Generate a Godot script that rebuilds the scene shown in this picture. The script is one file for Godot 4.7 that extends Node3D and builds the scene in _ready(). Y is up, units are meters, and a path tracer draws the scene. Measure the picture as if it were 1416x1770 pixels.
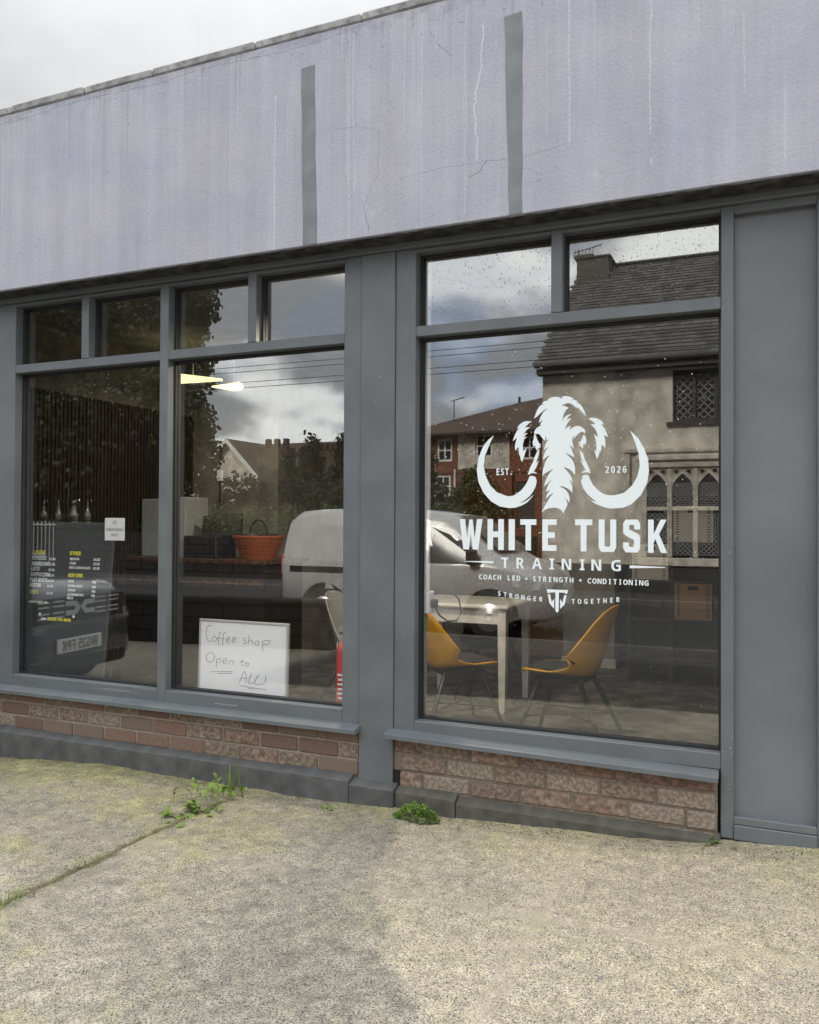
extends Node3D
# A shop front seen from the forecourt; the street behind the camera is built too, because the windows mirror it.

const GLASS_Z := -0.08
var taken := {}
var M := {}
var rng := RandomNumberGenerator.new()


# ---------------------------------------------------------------- helpers
class MB:
	var st := SurfaceTool.new()
	var tint := Color(1, 1, 1)
	func _init(smooth := false) -> void:
		st.begin(Mesh.PRIMITIVE_TRIANGLES)
		st.set_smooth_group(0 if smooth else -1)
	func v(p: Vector3) -> void:
		st.set_color(tint)
		st.add_vertex(p)
	func tri(a: Vector3, b: Vector3, c: Vector3, out: Vector3) -> void:
		if (b - a).cross(c - a).dot(out) > 0.0:   # front faces run clockwise
			v(a); v(c); v(b)
		else:
			v(a); v(b); v(c)
	func quad(a: Vector3, b: Vector3, c: Vector3, d: Vector3, out: Vector3) -> void:
		tri(a, b, c, out)
		tri(a, c, d, out)
	func box(lo: Vector3, hi: Vector3, t := Transform3D(), bevel := 0.0) -> void:
		var c := (lo + hi) * 0.5
		var e := (hi - lo).abs() * 0.5
		var bv: float = minf(bevel, minf(e.x, minf(e.y, e.z)) * 0.9)
		var at := func(s: Vector3, k: int) -> Vector3:
			var q := e - Vector3(bv, bv, bv)
			q[k] = e[k]
			return t * (c + Vector3(s.x * q.x, s.y * q.y, s.z * q.z))
		for k in 3:
			var i := (k + 1) % 3
			var j := (k + 2) % 3
			for s in [-1.0, 1.0]:
				var pts := []
				for w in [[-1, -1], [1, -1], [1, 1], [-1, 1]]:
					var q := Vector3()
					q[k] = s; q[i] = w[0]; q[j] = w[1]
					pts.append(at.call(q, k))
				var o := Vector3()
				o[k] = s
				quad(pts[0], pts[1], pts[2], pts[3], t.basis * o)
		if bv <= 0.0:
			return
		for k in 3:
			var i := (k + 1) % 3
			var j := (k + 2) % 3
			for a in [-1.0, 1.0]:
				for b in [-1.0, 1.0]:
					var p := Vector3(); p[i] = a; p[j] = b; p[k] = -1
					var q := p; q[k] = 1
					var o := Vector3(); o[i] = a; o[j] = b
					quad(at.call(p, i), at.call(q, i), at.call(q, j), at.call(p, j), t.basis * o)
		for sx in [-1.0, 1.0]:
			for sy in [-1.0, 1.0]:
				for sz in [-1.0, 1.0]:
					var s := Vector3(sx, sy, sz)
					tri(at.call(s, 0), at.call(s, 1), at.call(s, 2), t.basis * s)
	func prism(pts: PackedVector2Array, z0: float, z1: float, t := Transform3D()) -> void:
		# an outline in x, y given depth from z0 (back) to z1 (front)
		var idx := Geometry2D.triangulate_polygon(pts)
		for n in range(0, idx.size(), 3):
			for z in [z0, z1]:
				var q := []
				for k in 3:
					var p := pts[idx[n + k]]
					q.append(t * Vector3(p.x, p.y, z))
				tri(q[0], q[1], q[2], t.basis * Vector3(0, 0, 1 if z == z1 else -1))
		var cw := Geometry2D.is_polygon_clockwise(pts)
		for n in pts.size():
			var a := pts[n]
			var b := pts[(n + 1) % pts.size()]
			var d := b - a
			var o := Vector3(-d.y, d.x, 0) if cw else Vector3(d.y, -d.x, 0)
			quad(t * Vector3(a.x, a.y, z0), t * Vector3(b.x, b.y, z0), t * Vector3(b.x, b.y, z1), t * Vector3(a.x, a.y, z1), t.basis * o)
	func tube(path: Array, radii, sides := 8, caps := true) -> void:
		var rings := []
		for n in path.size():
			var d: Vector3 = (path[mini(n + 1, path.size() - 1)] - path[maxi(n - 1, 0)]).normalized()
			var u := d.cross(Vector3.UP if absf(d.y) < 0.9 else Vector3.RIGHT).normalized()
			var w := d.cross(u)
			var r: float = radii[n] if radii is Array else radii
			var ring := []
			for k in sides:
				var a := TAU * k / sides
				ring.append(path[n] + (u * cos(a) + w * sin(a)) * r)
			rings.append(ring)
		loft(rings, path, caps)
	func loft(rings: Array, mids: Array, caps := true) -> void:
		var m: int = rings[0].size()
		for n in rings.size() - 1:
			var c: Vector3 = (mids[n] + mids[n + 1]) * 0.5
			for k in m:
				var a: Vector3 = rings[n][k]
				var b: Vector3 = rings[n][(k + 1) % m]
				var p: Vector3 = rings[n + 1][(k + 1) % m]
				var q: Vector3 = rings[n + 1][k]
				quad(a, b, p, q, (a + b + p + q) * 0.25 - c)
		if caps:
			for e in [0, rings.size() - 1]:
				var o: Vector3 = mids[e] - mids[1 if e == 0 else e - 1]
				for k in m:
					tri(rings[e][k], rings[e][(k + 1) % m], mids[e], o)
	func lathe(profile: Array, at := Vector3(), sides := 16) -> void:
		var rings := []
		var mids := []
		for p in profile:
			var ring := []
			for k in sides:
				var a := TAU * k / sides
				ring.append(at + Vector3(cos(a) * p[0], p[1], sin(a) * p[0]))
			rings.append(ring)
			mids.append(at + Vector3(0, p[1], 0))
		loft(rings, mids, true)
	func done() -> ArrayMesh:
		st.generate_normals()
		return st.commit()


func fresh(parent: Node, called: String) -> String:
	var key := str(parent.get_instance_id()) + called
	taken[key] = taken.get(key, -1) + 1
	return called if taken[key] == 0 else "%s_%03d" % [called, taken[key]]


func obj(called: String, mesh, m: Material, parent: Node3D = self) -> MeshInstance3D:
	var o := MeshInstance3D.new()
	o.name = fresh(parent, called)
	o.mesh = mesh.done() if mesh is MB else mesh
	o.material_override = m
	parent.add_child(o, true)
	return o


func thing(called: String, label: String, category: String, at := Vector3(), turn := 0.0, group := "") -> Node3D:
	var o := Node3D.new()
	o.name = fresh(self, called)
	add_child(o, true)
	o.position = at
	o.rotation.y = turn
	return tag(o, label, category, group)


func tag(o: Node3D, label: String, category: String, group := "") -> Node3D:
	o.set_meta("label", label)
	o.set_meta("category", category)
	if group:
		o.set_meta("group", group)
	return o


func struct(called: String, mesh, m: Material) -> MeshInstance3D:
	var o := obj(called, mesh, m)
	o.set_meta("kind", "structure")
	return o


func stuff(o: Node3D) -> Node3D:
	o.set_meta("kind", "stuff")
	return o


func copy_of(o: Node3D, called: String, label: String, at: Vector3, turn: float) -> Node3D:
	var c: Node3D = o.duplicate()
	c.name = fresh(self, called)
	add_child(c, true)
	c.position = at
	c.rotation.y = turn
	c.set_meta("label", label)
	return c


func bx(called: String, lo: Vector3, hi: Vector3, m: Material, parent: Node3D = self, bevel := 0.0) -> MeshInstance3D:
	var b := MB.new()
	b.box(lo, hi, Transform3D(), bevel)
	return obj(called, b, m, parent)


func V(x: float, y: float, z: float) -> Vector3:
	return Vector3(x, y, z)


func pairs(a: Array, dx := 0.0, dy := 0.0) -> PackedVector2Array:
	var p := PackedVector2Array()
	for n in range(0, a.size(), 2):
		p.append(Vector2(a[n] + dx, a[n + 1] + dy))
	return p


# ---------------------------------------------------------------- materials
func mat(called: String, r: float, g: float, b: float, rough := 0.8, metal := 0.0) -> StandardMaterial3D:
	var m := StandardMaterial3D.new()
	m.resource_name = called
	m.albedo_color = Color(r, g, b).linear_to_srgb()
	m.roughness = rough
	m.metallic = metal
	M[called] = m
	return m


func noise_tex(freq: float, octaves: int, lo: float, hi: float, size := 512, kind := FastNoiseLite.TYPE_SIMPLEX_SMOOTH, s := 1) -> NoiseTexture2D:
	# grey grain that multiplies a base colour, from lo to hi
	var n := FastNoiseLite.new()
	n.noise_type = kind
	n.frequency = freq
	n.fractal_octaves = octaves
	n.seed = s
	var t := NoiseTexture2D.new()
	t.width = size
	t.height = size
	t.seamless = true
	t.noise = n
	var g := Gradient.new()
	g.set_color(0, Color(lo, lo, lo))
	g.set_color(1, Color(hi, hi, hi))
	t.color_ramp = g
	return t


func grain(m: StandardMaterial3D, t: Texture2D, per_metre: float, relief := 0.0, relief_tex: Texture2D = null) -> StandardMaterial3D:
	m.albedo_texture = t
	m.uv1_triplanar = true
	m.uv1_world_triplanar = true
	m.uv1_scale = Vector3.ONE * per_metre
	if relief > 0.0:
		m.heightmap_enabled = true
		m.heightmap_scale = relief
		m.heightmap_texture = relief_tex if relief_tex else t
	return m


func make_materials() -> void:
	var cloudy := noise_tex(0.006, 5, 0.72, 1.0)
	var fine := noise_tex(0.05, 4, 0.7, 1.0, 512, FastNoiseLite.TYPE_SIMPLEX_SMOOTH, 3)
	var speck := noise_tex(0.12, 3, 0.55, 1.0, 512, FastNoiseLite.TYPE_CELLULAR, 5)
	var blot := noise_tex(0.012, 5, 0.35, 1.0, 512, FastNoiseLite.TYPE_SIMPLEX, 8)
	var mottle := noise_tex(0.014, 5, 0.62, 1.0, 512, FastNoiseLite.TYPE_SIMPLEX, 8)
	var soft := noise_tex(0.008, 4, 0.88, 1.0, 256, FastNoiseLite.TYPE_SIMPLEX_SMOOTH, 9)
	grain(mat("frame", 0.135, 0.152, 0.164, 0.5), soft, 1.1)
	grain(mat("post", 0.135, 0.148, 0.156, 0.5), soft, 0.9)
	grain(mat("panel", 0.165, 0.182, 0.20, 0.32), soft, 0.7)
	grain(mat("seal", 0.02, 0.022, 0.024, 0.6), soft, 2.0)
	grain(mat("soffit", 0.10, 0.10, 0.095, 0.85), blot, 1.5, 0.4, fine)
	grain(mat("coping", 0.46, 0.46, 0.465, 0.9), cloudy, 1.6, 0.2, fine)
	grain(mat("mortar", 0.40, 0.34, 0.285, 0.95), fine, 3.0, 0.3, fine)
	grain(mat("mortar_old", 0.27, 0.215, 0.17, 0.95), fine, 3.0, 0.3, fine)
	var reds := [[0.205, 0.122, 0.098], [0.235, 0.148, 0.118], [0.175, 0.100, 0.086], [0.225, 0.155, 0.125], [0.195, 0.130, 0.108], [0.27, 0.20, 0.165]]
	for k in reds.size():
		var c: Array = reds[k]
		grain(mat("brick%d" % k, c[0] * 1.28, c[1] * 1.42, c[2] * 1.36, 0.92), mottle if k % 2 else fine, 2.2 + 0.5 * k, 0.15, fine)
		grain(mat("oldbrick%d" % k, c[0] * 1.35, c[1] * 1.50, c[2] * 1.42, 0.95), mottle, 2.4 + 0.6 * k, 0.25, fine)
	var salt := noise_tex(0.010, 3, 0, 1, 512, FastNoiseLite.TYPE_SIMPLEX_SMOOTH, 41)
	var sg := Gradient.new()
	sg.offsets = PackedFloat32Array([0.0, 0.56, 0.80, 1.0])
	sg.colors = PackedColorArray([Color(0.72, 0.66, 0.60, 0.0), Color(0.72, 0.66, 0.60, 0.0), Color(0.72, 0.67, 0.61, 0.20), Color(0.76, 0.72, 0.67, 0.38)])
	salt.color_ramp = sg
	var grime := noise_tex(0.02, 6, 0, 1, 512, FastNoiseLite.TYPE_SIMPLEX_SMOOTH, 43)
	var gg := Gradient.new()
	gg.offsets = PackedFloat32Array([0.0, 0.5, 0.85, 1.0])
	gg.colors = PackedColorArray([Color(0.30, 0.29, 0.24, 0.0), Color(0.30, 0.29, 0.24, 0.0), Color(0.32, 0.30, 0.24, 0.45), Color(0.34, 0.33, 0.22, 0.7)])
	grime.color_ramp = gg
	var coat := func(m: StandardMaterial3D, t: Texture2D) -> void:
		m.detail_enabled = true
		m.detail_albedo = t
		m.detail_uv_layer = BaseMaterial3D.DETAIL_UV_1
	for k in reds.size():
		if k % 2 == 1:
			coat.call(M["brick%d" % k], salt)
		if k % 3 != 0:
			coat.call(M["oldbrick%d" % k], salt)
	coat.call(M.mortar, salt)
	coat.call(M.mortar_old, grime)
	grain(mat("plinth", 0.118, 0.121, 0.125, 0.8), cloudy, 1.8, 0.12, fine)
	grain(mat("plinth_old", 0.115, 0.115, 0.094, 0.9), cloudy, 2.8, 0.2, fine)
	grain(mat("plinth_edge", 0.20, 0.20, 0.195, 0.85), blot, 3.1, 0.3, fine)
	coat.call(M.plinth, grime)
	coat.call(M.plinth_old, grime)
	coat.call(M.coping, grime)
	mat("void", 0.006, 0.006, 0.006, 0.9)
	mat("vinyl", 0.78, 0.85, 0.87, 0.5)
	mat("white_plastic", 0.75, 0.75, 0.73, 0.4)
	mat("whiteboard", 0.82, 0.83, 0.85, 0.25)
	mat("aluminium", 0.55, 0.55, 0.54, 0.4, 0.5)
	mat("ink", 0.09, 0.09, 0.11, 0.6)
	mat("paper", 0.72, 0.72, 0.70, 0.8)
	mat("yellow_print", 0.9, 0.85, 0.06, 0.6)
	mat("white_print", 0.9, 0.9, 0.88, 0.6)
	mat("board_black", 0.06, 0.064, 0.066, 0.7)
	grain(mat("mustard", 0.74, 0.38, 0.018, 0.45), soft, 2.0)
	mat("seat_grey", 0.035, 0.035, 0.038, 0.8)
	mat("black_metal", 0.02, 0.02, 0.02, 0.45)
	mat("black_plastic", 0.018, 0.018, 0.02, 0.4)
	mat("grey_shell", 0.30, 0.30, 0.29, 0.5)
	grain(mat("white_wood", 0.80, 0.78, 0.73, 0.6), soft, 3.0)
	grain(mat("dark_wood", 0.02, 0.017, 0.015, 0.6), fine, 3.0)
	grain(mat("slat_wood", 0.045, 0.027, 0.019, 0.6), fine, 2.5)
	mat("felt", 0.008, 0.008, 0.008, 1.0)
	grain(mat("worktop", 0.24, 0.105, 0.05, 0.5), blot, 2.0)
	grain(mat("counter_front", 0.028, 0.02, 0.018, 0.6), soft, 2.0)
	grain(mat("wicker", 0.58, 0.145, 0.035, 0.7), fine, 9.0)
	grain(mat("wicker_brown", 0.42, 0.25, 0.12, 0.8), fine, 9.0)
	grain(mat("wicker_pale", 0.86, 0.83, 0.76, 0.8), fine, 9.0)
	grain(mat("osb", 0.33, 0.185, 0.08, 0.8), noise_tex(0.03, 3, 0.45, 1.0, 512, FastNoiseLite.TYPE_CELLULAR, 12), 2.2)
	grain(mat("plaster", 0.42, 0.40, 0.36, 0.9), cloudy, 0.8)
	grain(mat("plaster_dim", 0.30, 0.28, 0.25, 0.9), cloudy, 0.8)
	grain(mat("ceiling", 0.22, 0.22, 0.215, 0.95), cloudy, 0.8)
	grain(mat("shop_floor", 0.30, 0.265, 0.23, 0.55), noise_tex(0.008, 6, 0.42, 1.0, 512, FastNoiseLite.TYPE_SIMPLEX, 21), 0.7)
	mat("red", 0.55, 0.02, 0.02, 0.35)
	mat("fridge", 0.55, 0.56, 0.56, 0.4)
	mat("chrome", 0.6, 0.6, 0.6, 0.15, 1.0)
	# outdoors
	grain(mat("asphalt", 0.04, 0.04, 0.041, 0.9), speck, 1.0, 0.3, speck)
	grain(mat("paving", 0.062, 0.06, 0.057, 0.9), cloudy, 0.9)
	grain(mat("kerbstone", 0.12, 0.115, 0.11, 0.9), fine, 1.4)
	grain(mat("soil", 0.06, 0.065, 0.035, 1.0), blot, 0.4)
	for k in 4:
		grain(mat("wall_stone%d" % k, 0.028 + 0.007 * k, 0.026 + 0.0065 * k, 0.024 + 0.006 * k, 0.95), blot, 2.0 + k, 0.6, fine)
	grain(mat("render_cream", 0.76, 0.705, 0.61, 0.9), cloudy, 0.5)
	grain(mat("render_trim", 0.62, 0.57, 0.49, 0.85), cloudy, 0.9)
	grain(mat("brick_far", 0.25, 0.10, 0.055, 0.9), fine, 1.6)
	grain(mat("tile_far", 0.10, 0.065, 0.05, 0.9), fine, 1.2)
	grain(mat("slate", 0.15, 0.142, 0.135, 0.75), mottle, 1.2)
	M.slate.vertex_color_use_as_albedo = true
	grain(mat("chimney_grey", 0.15, 0.135, 0.125, 0.9), mottle, 1.5)
	mat("white_paint", 0.72, 0.72, 0.70, 0.5)
	mat("dark_paint", 0.03, 0.028, 0.026, 0.6)
	mat("dark_glass", 0.015, 0.018, 0.02, 0.05)
	mat("lead", 0.10, 0.10, 0.10, 0.5)
	mat("lead_light", 0.26, 0.26, 0.255, 0.5)
	mat("van_paint", 0.42, 0.42, 0.415, 0.3)
	mat("car_paint", 0.045, 0.052, 0.062, 0.22)
	for k in ["van_paint", "car_paint"]:
		M[k].clearcoat_enabled = true
		M[k].clearcoat = 0.7
		M[k].clearcoat_roughness = 0.05
	mat("tyre", 0.02, 0.02, 0.02, 0.9)
	mat("rim", 0.4, 0.4, 0.4, 0.3, 0.8)
	mat("plate", 0.72, 0.72, 0.70, 0.5)
	mat("lens", 0.55, 0.57, 0.58, 0.1)
	mat("bark", 0.07, 0.055, 0.04, 0.95)
	mat("litter", 0.13, 0.105, 0.06, 0.9)
	M.litter.vertex_color_use_as_albedo = true
	for c in [["leaf_dark", 0.026, 0.036, 0.013], ["leaf_mid", 0.045, 0.068, 0.018], ["leaf_fir", 0.018, 0.030, 0.013], ["leaf_weed", 0.15, 0.23, 0.04], ["leaf_chick", 0.15, 0.26, 0.035]]:
		mat(c[0], c[1], c[2], c[3], 0.7)
		M[c[0]].vertex_color_use_as_albedo = true
		M[c[0]].backlight_enabled = true
		M[c[0]].backlight = Color(0.35, 0.4, 0.2)
	# window glass: a clear sheet with a thin reflecting coat (a coated double-glazed unit)
	var white := Image.create(8, 8, false, Image.FORMAT_RGBA8)
	white.fill(Color(1, 1, 1, 1))
	var gl := mat("glass", 0.93, 0.95, 0.95, 0.0, 1.0)
	gl.transparency = BaseMaterial3D.TRANSPARENCY_ALPHA
	gl.albedo_color.a = 0.13
	gl.albedo_texture = ImageTexture.create_from_image(white)
	var drop := mat("raindrop", 0.25, 0.27, 0.27, 0.3)
	drop.transparency = BaseMaterial3D.TRANSPARENCY_ALPHA
	drop.albedo_color.a = 0.45
	mat("splash", 0.75, 0.75, 0.72, 0.7)
	var lamp := mat("lamp_glow", 0.9, 0.85, 0.6, 0.5)
	lamp.emission_enabled = true
	lamp.emission = Color(1.0, 0.95, 0.70)
	lamp.emission_energy_multiplier = 0.7
	var bot := mat("bottle", 0.5, 0.52, 0.5, 0.05)
	bot.transparency = BaseMaterial3D.TRANSPARENCY_ALPHA
	bot.albedo_color.a = 0.35


# ---------------------------------------------------------------- sky
func sky_picture() -> ImageTexture:
	# broken cloud: a bright even veil on the building's side, heavier clouds with breaks over the street
	var w := 1536
	var h := 768
	var im := Image.create(w, h, false, Image.FORMAT_RGBAF)
	im.fill(Color(0.20, 0.195, 0.185))
	var a := FastNoiseLite.new()
	a.seed = 11
	a.noise_type = FastNoiseLite.TYPE_SIMPLEX_SMOOTH
	a.frequency = 0.62
	a.fractal_octaves = 6
	a.fractal_gain = 0.56
	var b := FastNoiseLite.new()
	b.seed = 29
	b.noise_type = FastNoiseLite.TYPE_SIMPLEX_SMOOTH
	b.frequency = 0.38
	b.fractal_octaves = 4
	var gap1 := Vector3(-0.349, 0.206, 0.914)
	var gap2 := Vector3(-0.256, 0.131, 0.958)
	for r in h / 2 + 2:
		var el := PI * (0.5 - (r + 0.5) / h)
		var y := sin(el)
		var c := cos(el)
		for k in w:
			var ang := TAU * (k + 0.5) / w
			var d := Vector3(c * sin(ang), y, -c * cos(ang))
			var p := Vector2(d.x, d.z) * (2.2 / (maxf(y, 0.0) + 0.30))
			var n := a.get_noise_2d(p.x, p.y) * 1.15 + 0.5          # thick and thin
			var m := b.get_noise_2d(p.x + 40.0, p.y - 17.0) + 0.5    # where it breaks
			var front := smoothstep(-0.15, 0.5, d.z)
			var t := smoothstep(0.26, 0.76, n)
			var grey := Color(0.36, 0.375, 0.395)
			var bright := Color(1.30, 1.295, 1.28)
			var cl := grey.lerp(bright, t * t * 0.6 + t * 0.4)
			var veil := Color(0.340, 0.346, 0.354).lerp(Color(1.45, 1.47, 1.50), smoothstep(0.45, 0.95, y)) * (0.84 + 0.24 * n)
			var high := smoothstep(0.62, 0.95, y)
			var col := veil.lerp(cl.lerp(Color(1.45, 1.47, 1.50), high * 0.8), front)
			var hole := smoothstep(0.70, 0.86, m) * 0.25
			for g in [gap1, gap2]:
				hole = maxf(hole, smoothstep(0.9962, 0.9995, d.dot(g)) * smoothstep(0.2, 0.5, n) * 0.55)
			col = col.lerp(Color(0.22, 0.36, 0.62), clampf(hole, 0.0, 0.9) * front)
			col = col.lerp(Color(0.62, 0.63, 0.64), 0.25 * front * exp(-maxf(y, 0.0) * 9.0))   # paler towards the horizon
			im.set_pixel(k, r, col)
	return ImageTexture.create_from_image(im)


# ---------------------------------------------------------------- computed surfaces

func fascia_texture() -> Array:
	# weathered paint on the parapet: x -5.2 to 1.3 m, y 4.05 down to 2.80 m
	var w := 2048
	var h := 512
	var n1 := FastNoiseLite.new(); n1.seed = 4; n1.frequency = 0.006; n1.fractal_octaves = 4
	var n2 := FastNoiseLite.new(); n2.seed = 9; n2.frequency = 0.02; n2.fractal_octaves = 4
	var n3 := FastNoiseLite.new(); n3.seed = 14; n3.frequency = 0.16; n3.fractal_octaves = 3
	var data := PackedByteArray(); data.resize(w * h * 3)
	var rel := PackedByteArray(); rel.resize(w * h)
	var q := 0
	for r in h:
		var down := float(r) / h
		for k in w:
			var streak := n1.get_noise_2d(k * 2.6, r * 0.16)              # long runs of dirt
			var fine_run := n1.get_noise_2d(k * 14.0, r * 0.35 + 300.0)
			var cloud := n1.get_noise_2d(k * 0.8 + 700.0, r * 0.8)
			var rough := n2.get_noise_2d(k * 1.3, r * 1.6)
			var pit := n3.get_noise_2d(k, r)
			var f := 0.80 + streak * 0.04 + fine_run * 0.02 + cloud * 0.028 + rough * 0.012 + pit * 0.035
			f -= 0.09 * smoothstep(0.16, 0.05, down + rough * 0.06)       # grime under the coping
			var warm := cloud * 0.015 - streak * 0.008
			data[q * 3] = clampi(int(255.0 * (f + warm - 0.012)), 0, 255)
			data[q * 3 + 1] = clampi(int(255.0 * (f - 0.008)), 0, 255)
			data[q * 3 + 2] = clampi(int(255.0 * (f - warm + 0.03)), 0, 255)
			rel[q] = clampi(int(128.0 + rough * 14.0 + pit * 80.0), 0, 255)
			q += 1
	var im := Image.create_from_data(w, h, false, Image.FORMAT_RGB8, data)
	var hi := Image.create_from_data(w, h, false, Image.FORMAT_L8, rel)
	var px := func(x: float) -> float: return (x + 5.2) / 6.5 * w
	var py := func(y: float) -> float: return (4.05 - y) / 1.25 * h
	# white runs
	var runs := [[-2.425, 3.66, 2.815, 0.8], [-3.70, 3.93, 3.16, 0.35], [-2.708, 3.95, 3.2, 0.4], [-2.662, 3.94, 3.52, 0.55], [-2.696, 3.95, 2.97, 0.3], [-1.987, 3.93, 2.83, 0.55], [-1.96, 3.88, 3.08, 0.5], [-2.027, 3.95, 3.77, 0.5], [-1.999, 3.77, 3.17, 0.5], [-2.349, 3.89, 3.29, 0.3], [-3.12, 3.91, 3.26, 0.25],
		[-1.585, 3.9, 2.82, 0.35], [-1.369, 3.74, 3.13, 0.35], [-1.357, 3.88, 2.88, 0.45], [-0.862, 3.78, 3.12, 0.6], [-0.503, 3.69, 3.10, 0.75], [-0.50, 2.994, 2.966, 0.8], [-1.089, 3.67, 2.81, 0.3], [-0.966, 3.67, 3.17, 0.3], [-0.128, 3.55, 3.21, 0.4], [-0.307, 3.64, 3.49, 0.3], [-1.678, 3.98, 3.32, 0.4], [-1.509, 3.94, 3.69, 0.4], [-1.625, 3.88, 3.23, 0.3], [-4.422, 3.79, 3.24, 0.35], [0.033, 3.2, 2.9, 0.5], [-3.9, 3.9, 3.4, 0.2], [-4.1, 3.8, 3.1, 0.2], [-1.75, 3.98, 3.5, 0.35], [-0.75, 3.9, 3.3, 0.25]]
	for u in runs:
		var x: float = px.call(u[0])
		var wob := 0.0
		for r in range(int(py.call(u[1])), int(py.call(u[2]))):
			wob = clampf(wob + rng.randf_range(-0.16, 0.16), -1.6, 1.6)
			if rng.randf() < 0.12:
				continue
			var k := int(x + wob)
			var e: float = u[3] * rng.randf_range(0.35, 1.0)
			blend_px(im, k, r, Color(1, 1, 1), minf(1.0, e * 1.5))
			blend_px(im, k + 1, r, Color(1, 1, 1), e * rng.randf_range(0.2, 0.9))
	# grey runs of dirt from the coping
	for n in 120:
		var x := rng.randi_range(0, w - 6)
		var top := rng.randi_range(28, 60)
		var long := int(absf(rng.randfn(0, 120.0))) + 20
		var wide := rng.randi_range(1, 5)
		var e := rng.randf_range(0.04, 0.14)
		var wob := 0.0
		for r in range(top, mini(top + long, h)):
			wob = clampf(wob + rng.randf_range(-0.2, 0.2), -2, 2)
			var fade := 1.0 - float(r - top) / long
			for k in wide:
				blend_px(im, x + k + int(wob), r, Color(0.35, 0.35, 0.37), e * fade)
	# trowel marks and filled patches
	for n in 70:
		var A := Vector2(rng.randf() * w, rng.randf() * h)
		var ang := rng.randf_range(-0.6, 0.6) + (PI / 2 if rng.randf() < 0.3 else 0.0)
		var long := rng.randf_range(20, 90)
		var shade := Color(1, 1, 1) if rng.randf() < 0.6 else Color(0.45, 0.45, 0.47)
		for k in int(long):
			var p := A + Vector2(cos(ang + k * 0.006), sin(ang + k * 0.006)) * k
			blend_px(im, int(p.x), int(p.y), shade, 0.22 * rng.randf())
			blend_px(im, int(p.x), int(p.y) + 1, shade, 0.12 * rng.randf())
			if p.x >= 0 and p.y >= 0 and p.x < w and p.y < h:
				hi.set_pixel(int(p.x), int(p.y), Color(0.8, 0.8, 0.8) if shade.r > 0.9 else Color(0.2, 0.2, 0.2))
	# cracks, dark and pale
	var cracks := [[[-2.046, 3.411, -1.93, 3.40, -1.817, 3.363, -1.815, 3.145, -1.863, 3.095], 0.4, 0.3], [[-1.70, 3.10, -1.664, 3.106, -1.49, 3.115, -1.371, 3.114, -1.304, 3.108, -1.256, 3.114, -1.115, 3.104, -0.98, 3.11, -0.857, 3.126], 0.4, 0.3],
		[[-1.273, 3.772, -1.281, 3.636, -1.306, 3.407, -1.32, 3.368, -1.302, 3.241, -1.296, 3.121], 1.0, 0.85], [[-1.888, 2.953, -1.875, 2.90, -1.862, 2.862], 0.3, 0.5], [[-1.863, 3.095, -1.90, 2.99, -1.888, 2.953], 0.4, 0.3],
		[[-4.6, 3.89, -4.2, 3.88, -3.7, 3.90, -3.2, 3.885, -2.8, 3.90, -2.4, 3.88, -2.0, 3.90], 0.25, 0.35], [[-1.55, 3.80, -1.50, 3.72, -1.42, 3.64], 0.35, 0.4], [[-1.34, 3.05, -1.29, 3.06, -1.25, 3.115], 0.1, 0.5]]
	for u in cracks:
		var pts: Array = u[0]
		for n in range(0, pts.size() - 2, 2):
			var A := Vector2(px.call(pts[n]), py.call(pts[n + 1]))
			var B := Vector2(px.call(pts[n + 2]), py.call(pts[n + 3]))
			var steps := int(A.distance_to(B)) + 1
			var wob := 0.0
			for s in steps:
				wob = clampf(wob + rng.randf_range(-0.5, 0.5), -2.5, 2.5)
				var p := A.lerp(B, float(s) / steps) + Vector2(wob, wob)
				var shade := Color(u[1], u[1], u[1])
				blend_px(im, int(p.x), int(p.y), shade, u[2])
				if u[1] > 0.9:
					blend_px(im, int(p.x) + 1, int(p.y), shade, u[2] * 0.6)
				hi.set_pixel(clampi(int(p.x), 0, w - 1), clampi(int(p.y), 0, h - 1), Color(0.05, 0.05, 0.05))
	# pits and knocks
	for k in 260:
		var x := rng.randi_range(2, w - 8)
		var y := rng.randi_range(2, h - 6)
		if rng.randf() < 0.6:
			y = rng.randi_range(40, 110)
		var dark := rng.randf() < 0.7
		var c := Color(0.3, 0.3, 0.3) if dark else Color(1, 1, 1)
		for s in rng.randi_range(1, 7):
			blend_px(im, x + rng.randi_range(0, 3), y + rng.randi_range(0, 2), c, 0.55)
			hi.set_pixel(clampi(x + rng.randi_range(0, 3), 0, w - 1), y, Color(0.1, 0.1, 0.1))
	for patch in [[-1.22, 3.66], [-0.73, 2.96], [-2.215, 3.13], [-1.86, 2.95], [-4.0, 2.95]]:
		for s in 26:
			blend_px(im, int(px.call(patch[0]) + rng.randfn(0, 4.0)), int(py.call(patch[1]) + rng.randfn(0, 4.0)), Color(1, 1, 1), 0.6)
	return [ImageTexture.create_from_image(im), ImageTexture.create_from_image(hi)]


func blend_px(im: Image, x: int, y: int, c: Color, a: float) -> void:
	if x < 0 or y < 0 or x >= im.get_width() or y >= im.get_height():
		return
	im.set_pixel(x, y, im.get_pixel(x, y).lerp(c, a))


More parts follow.
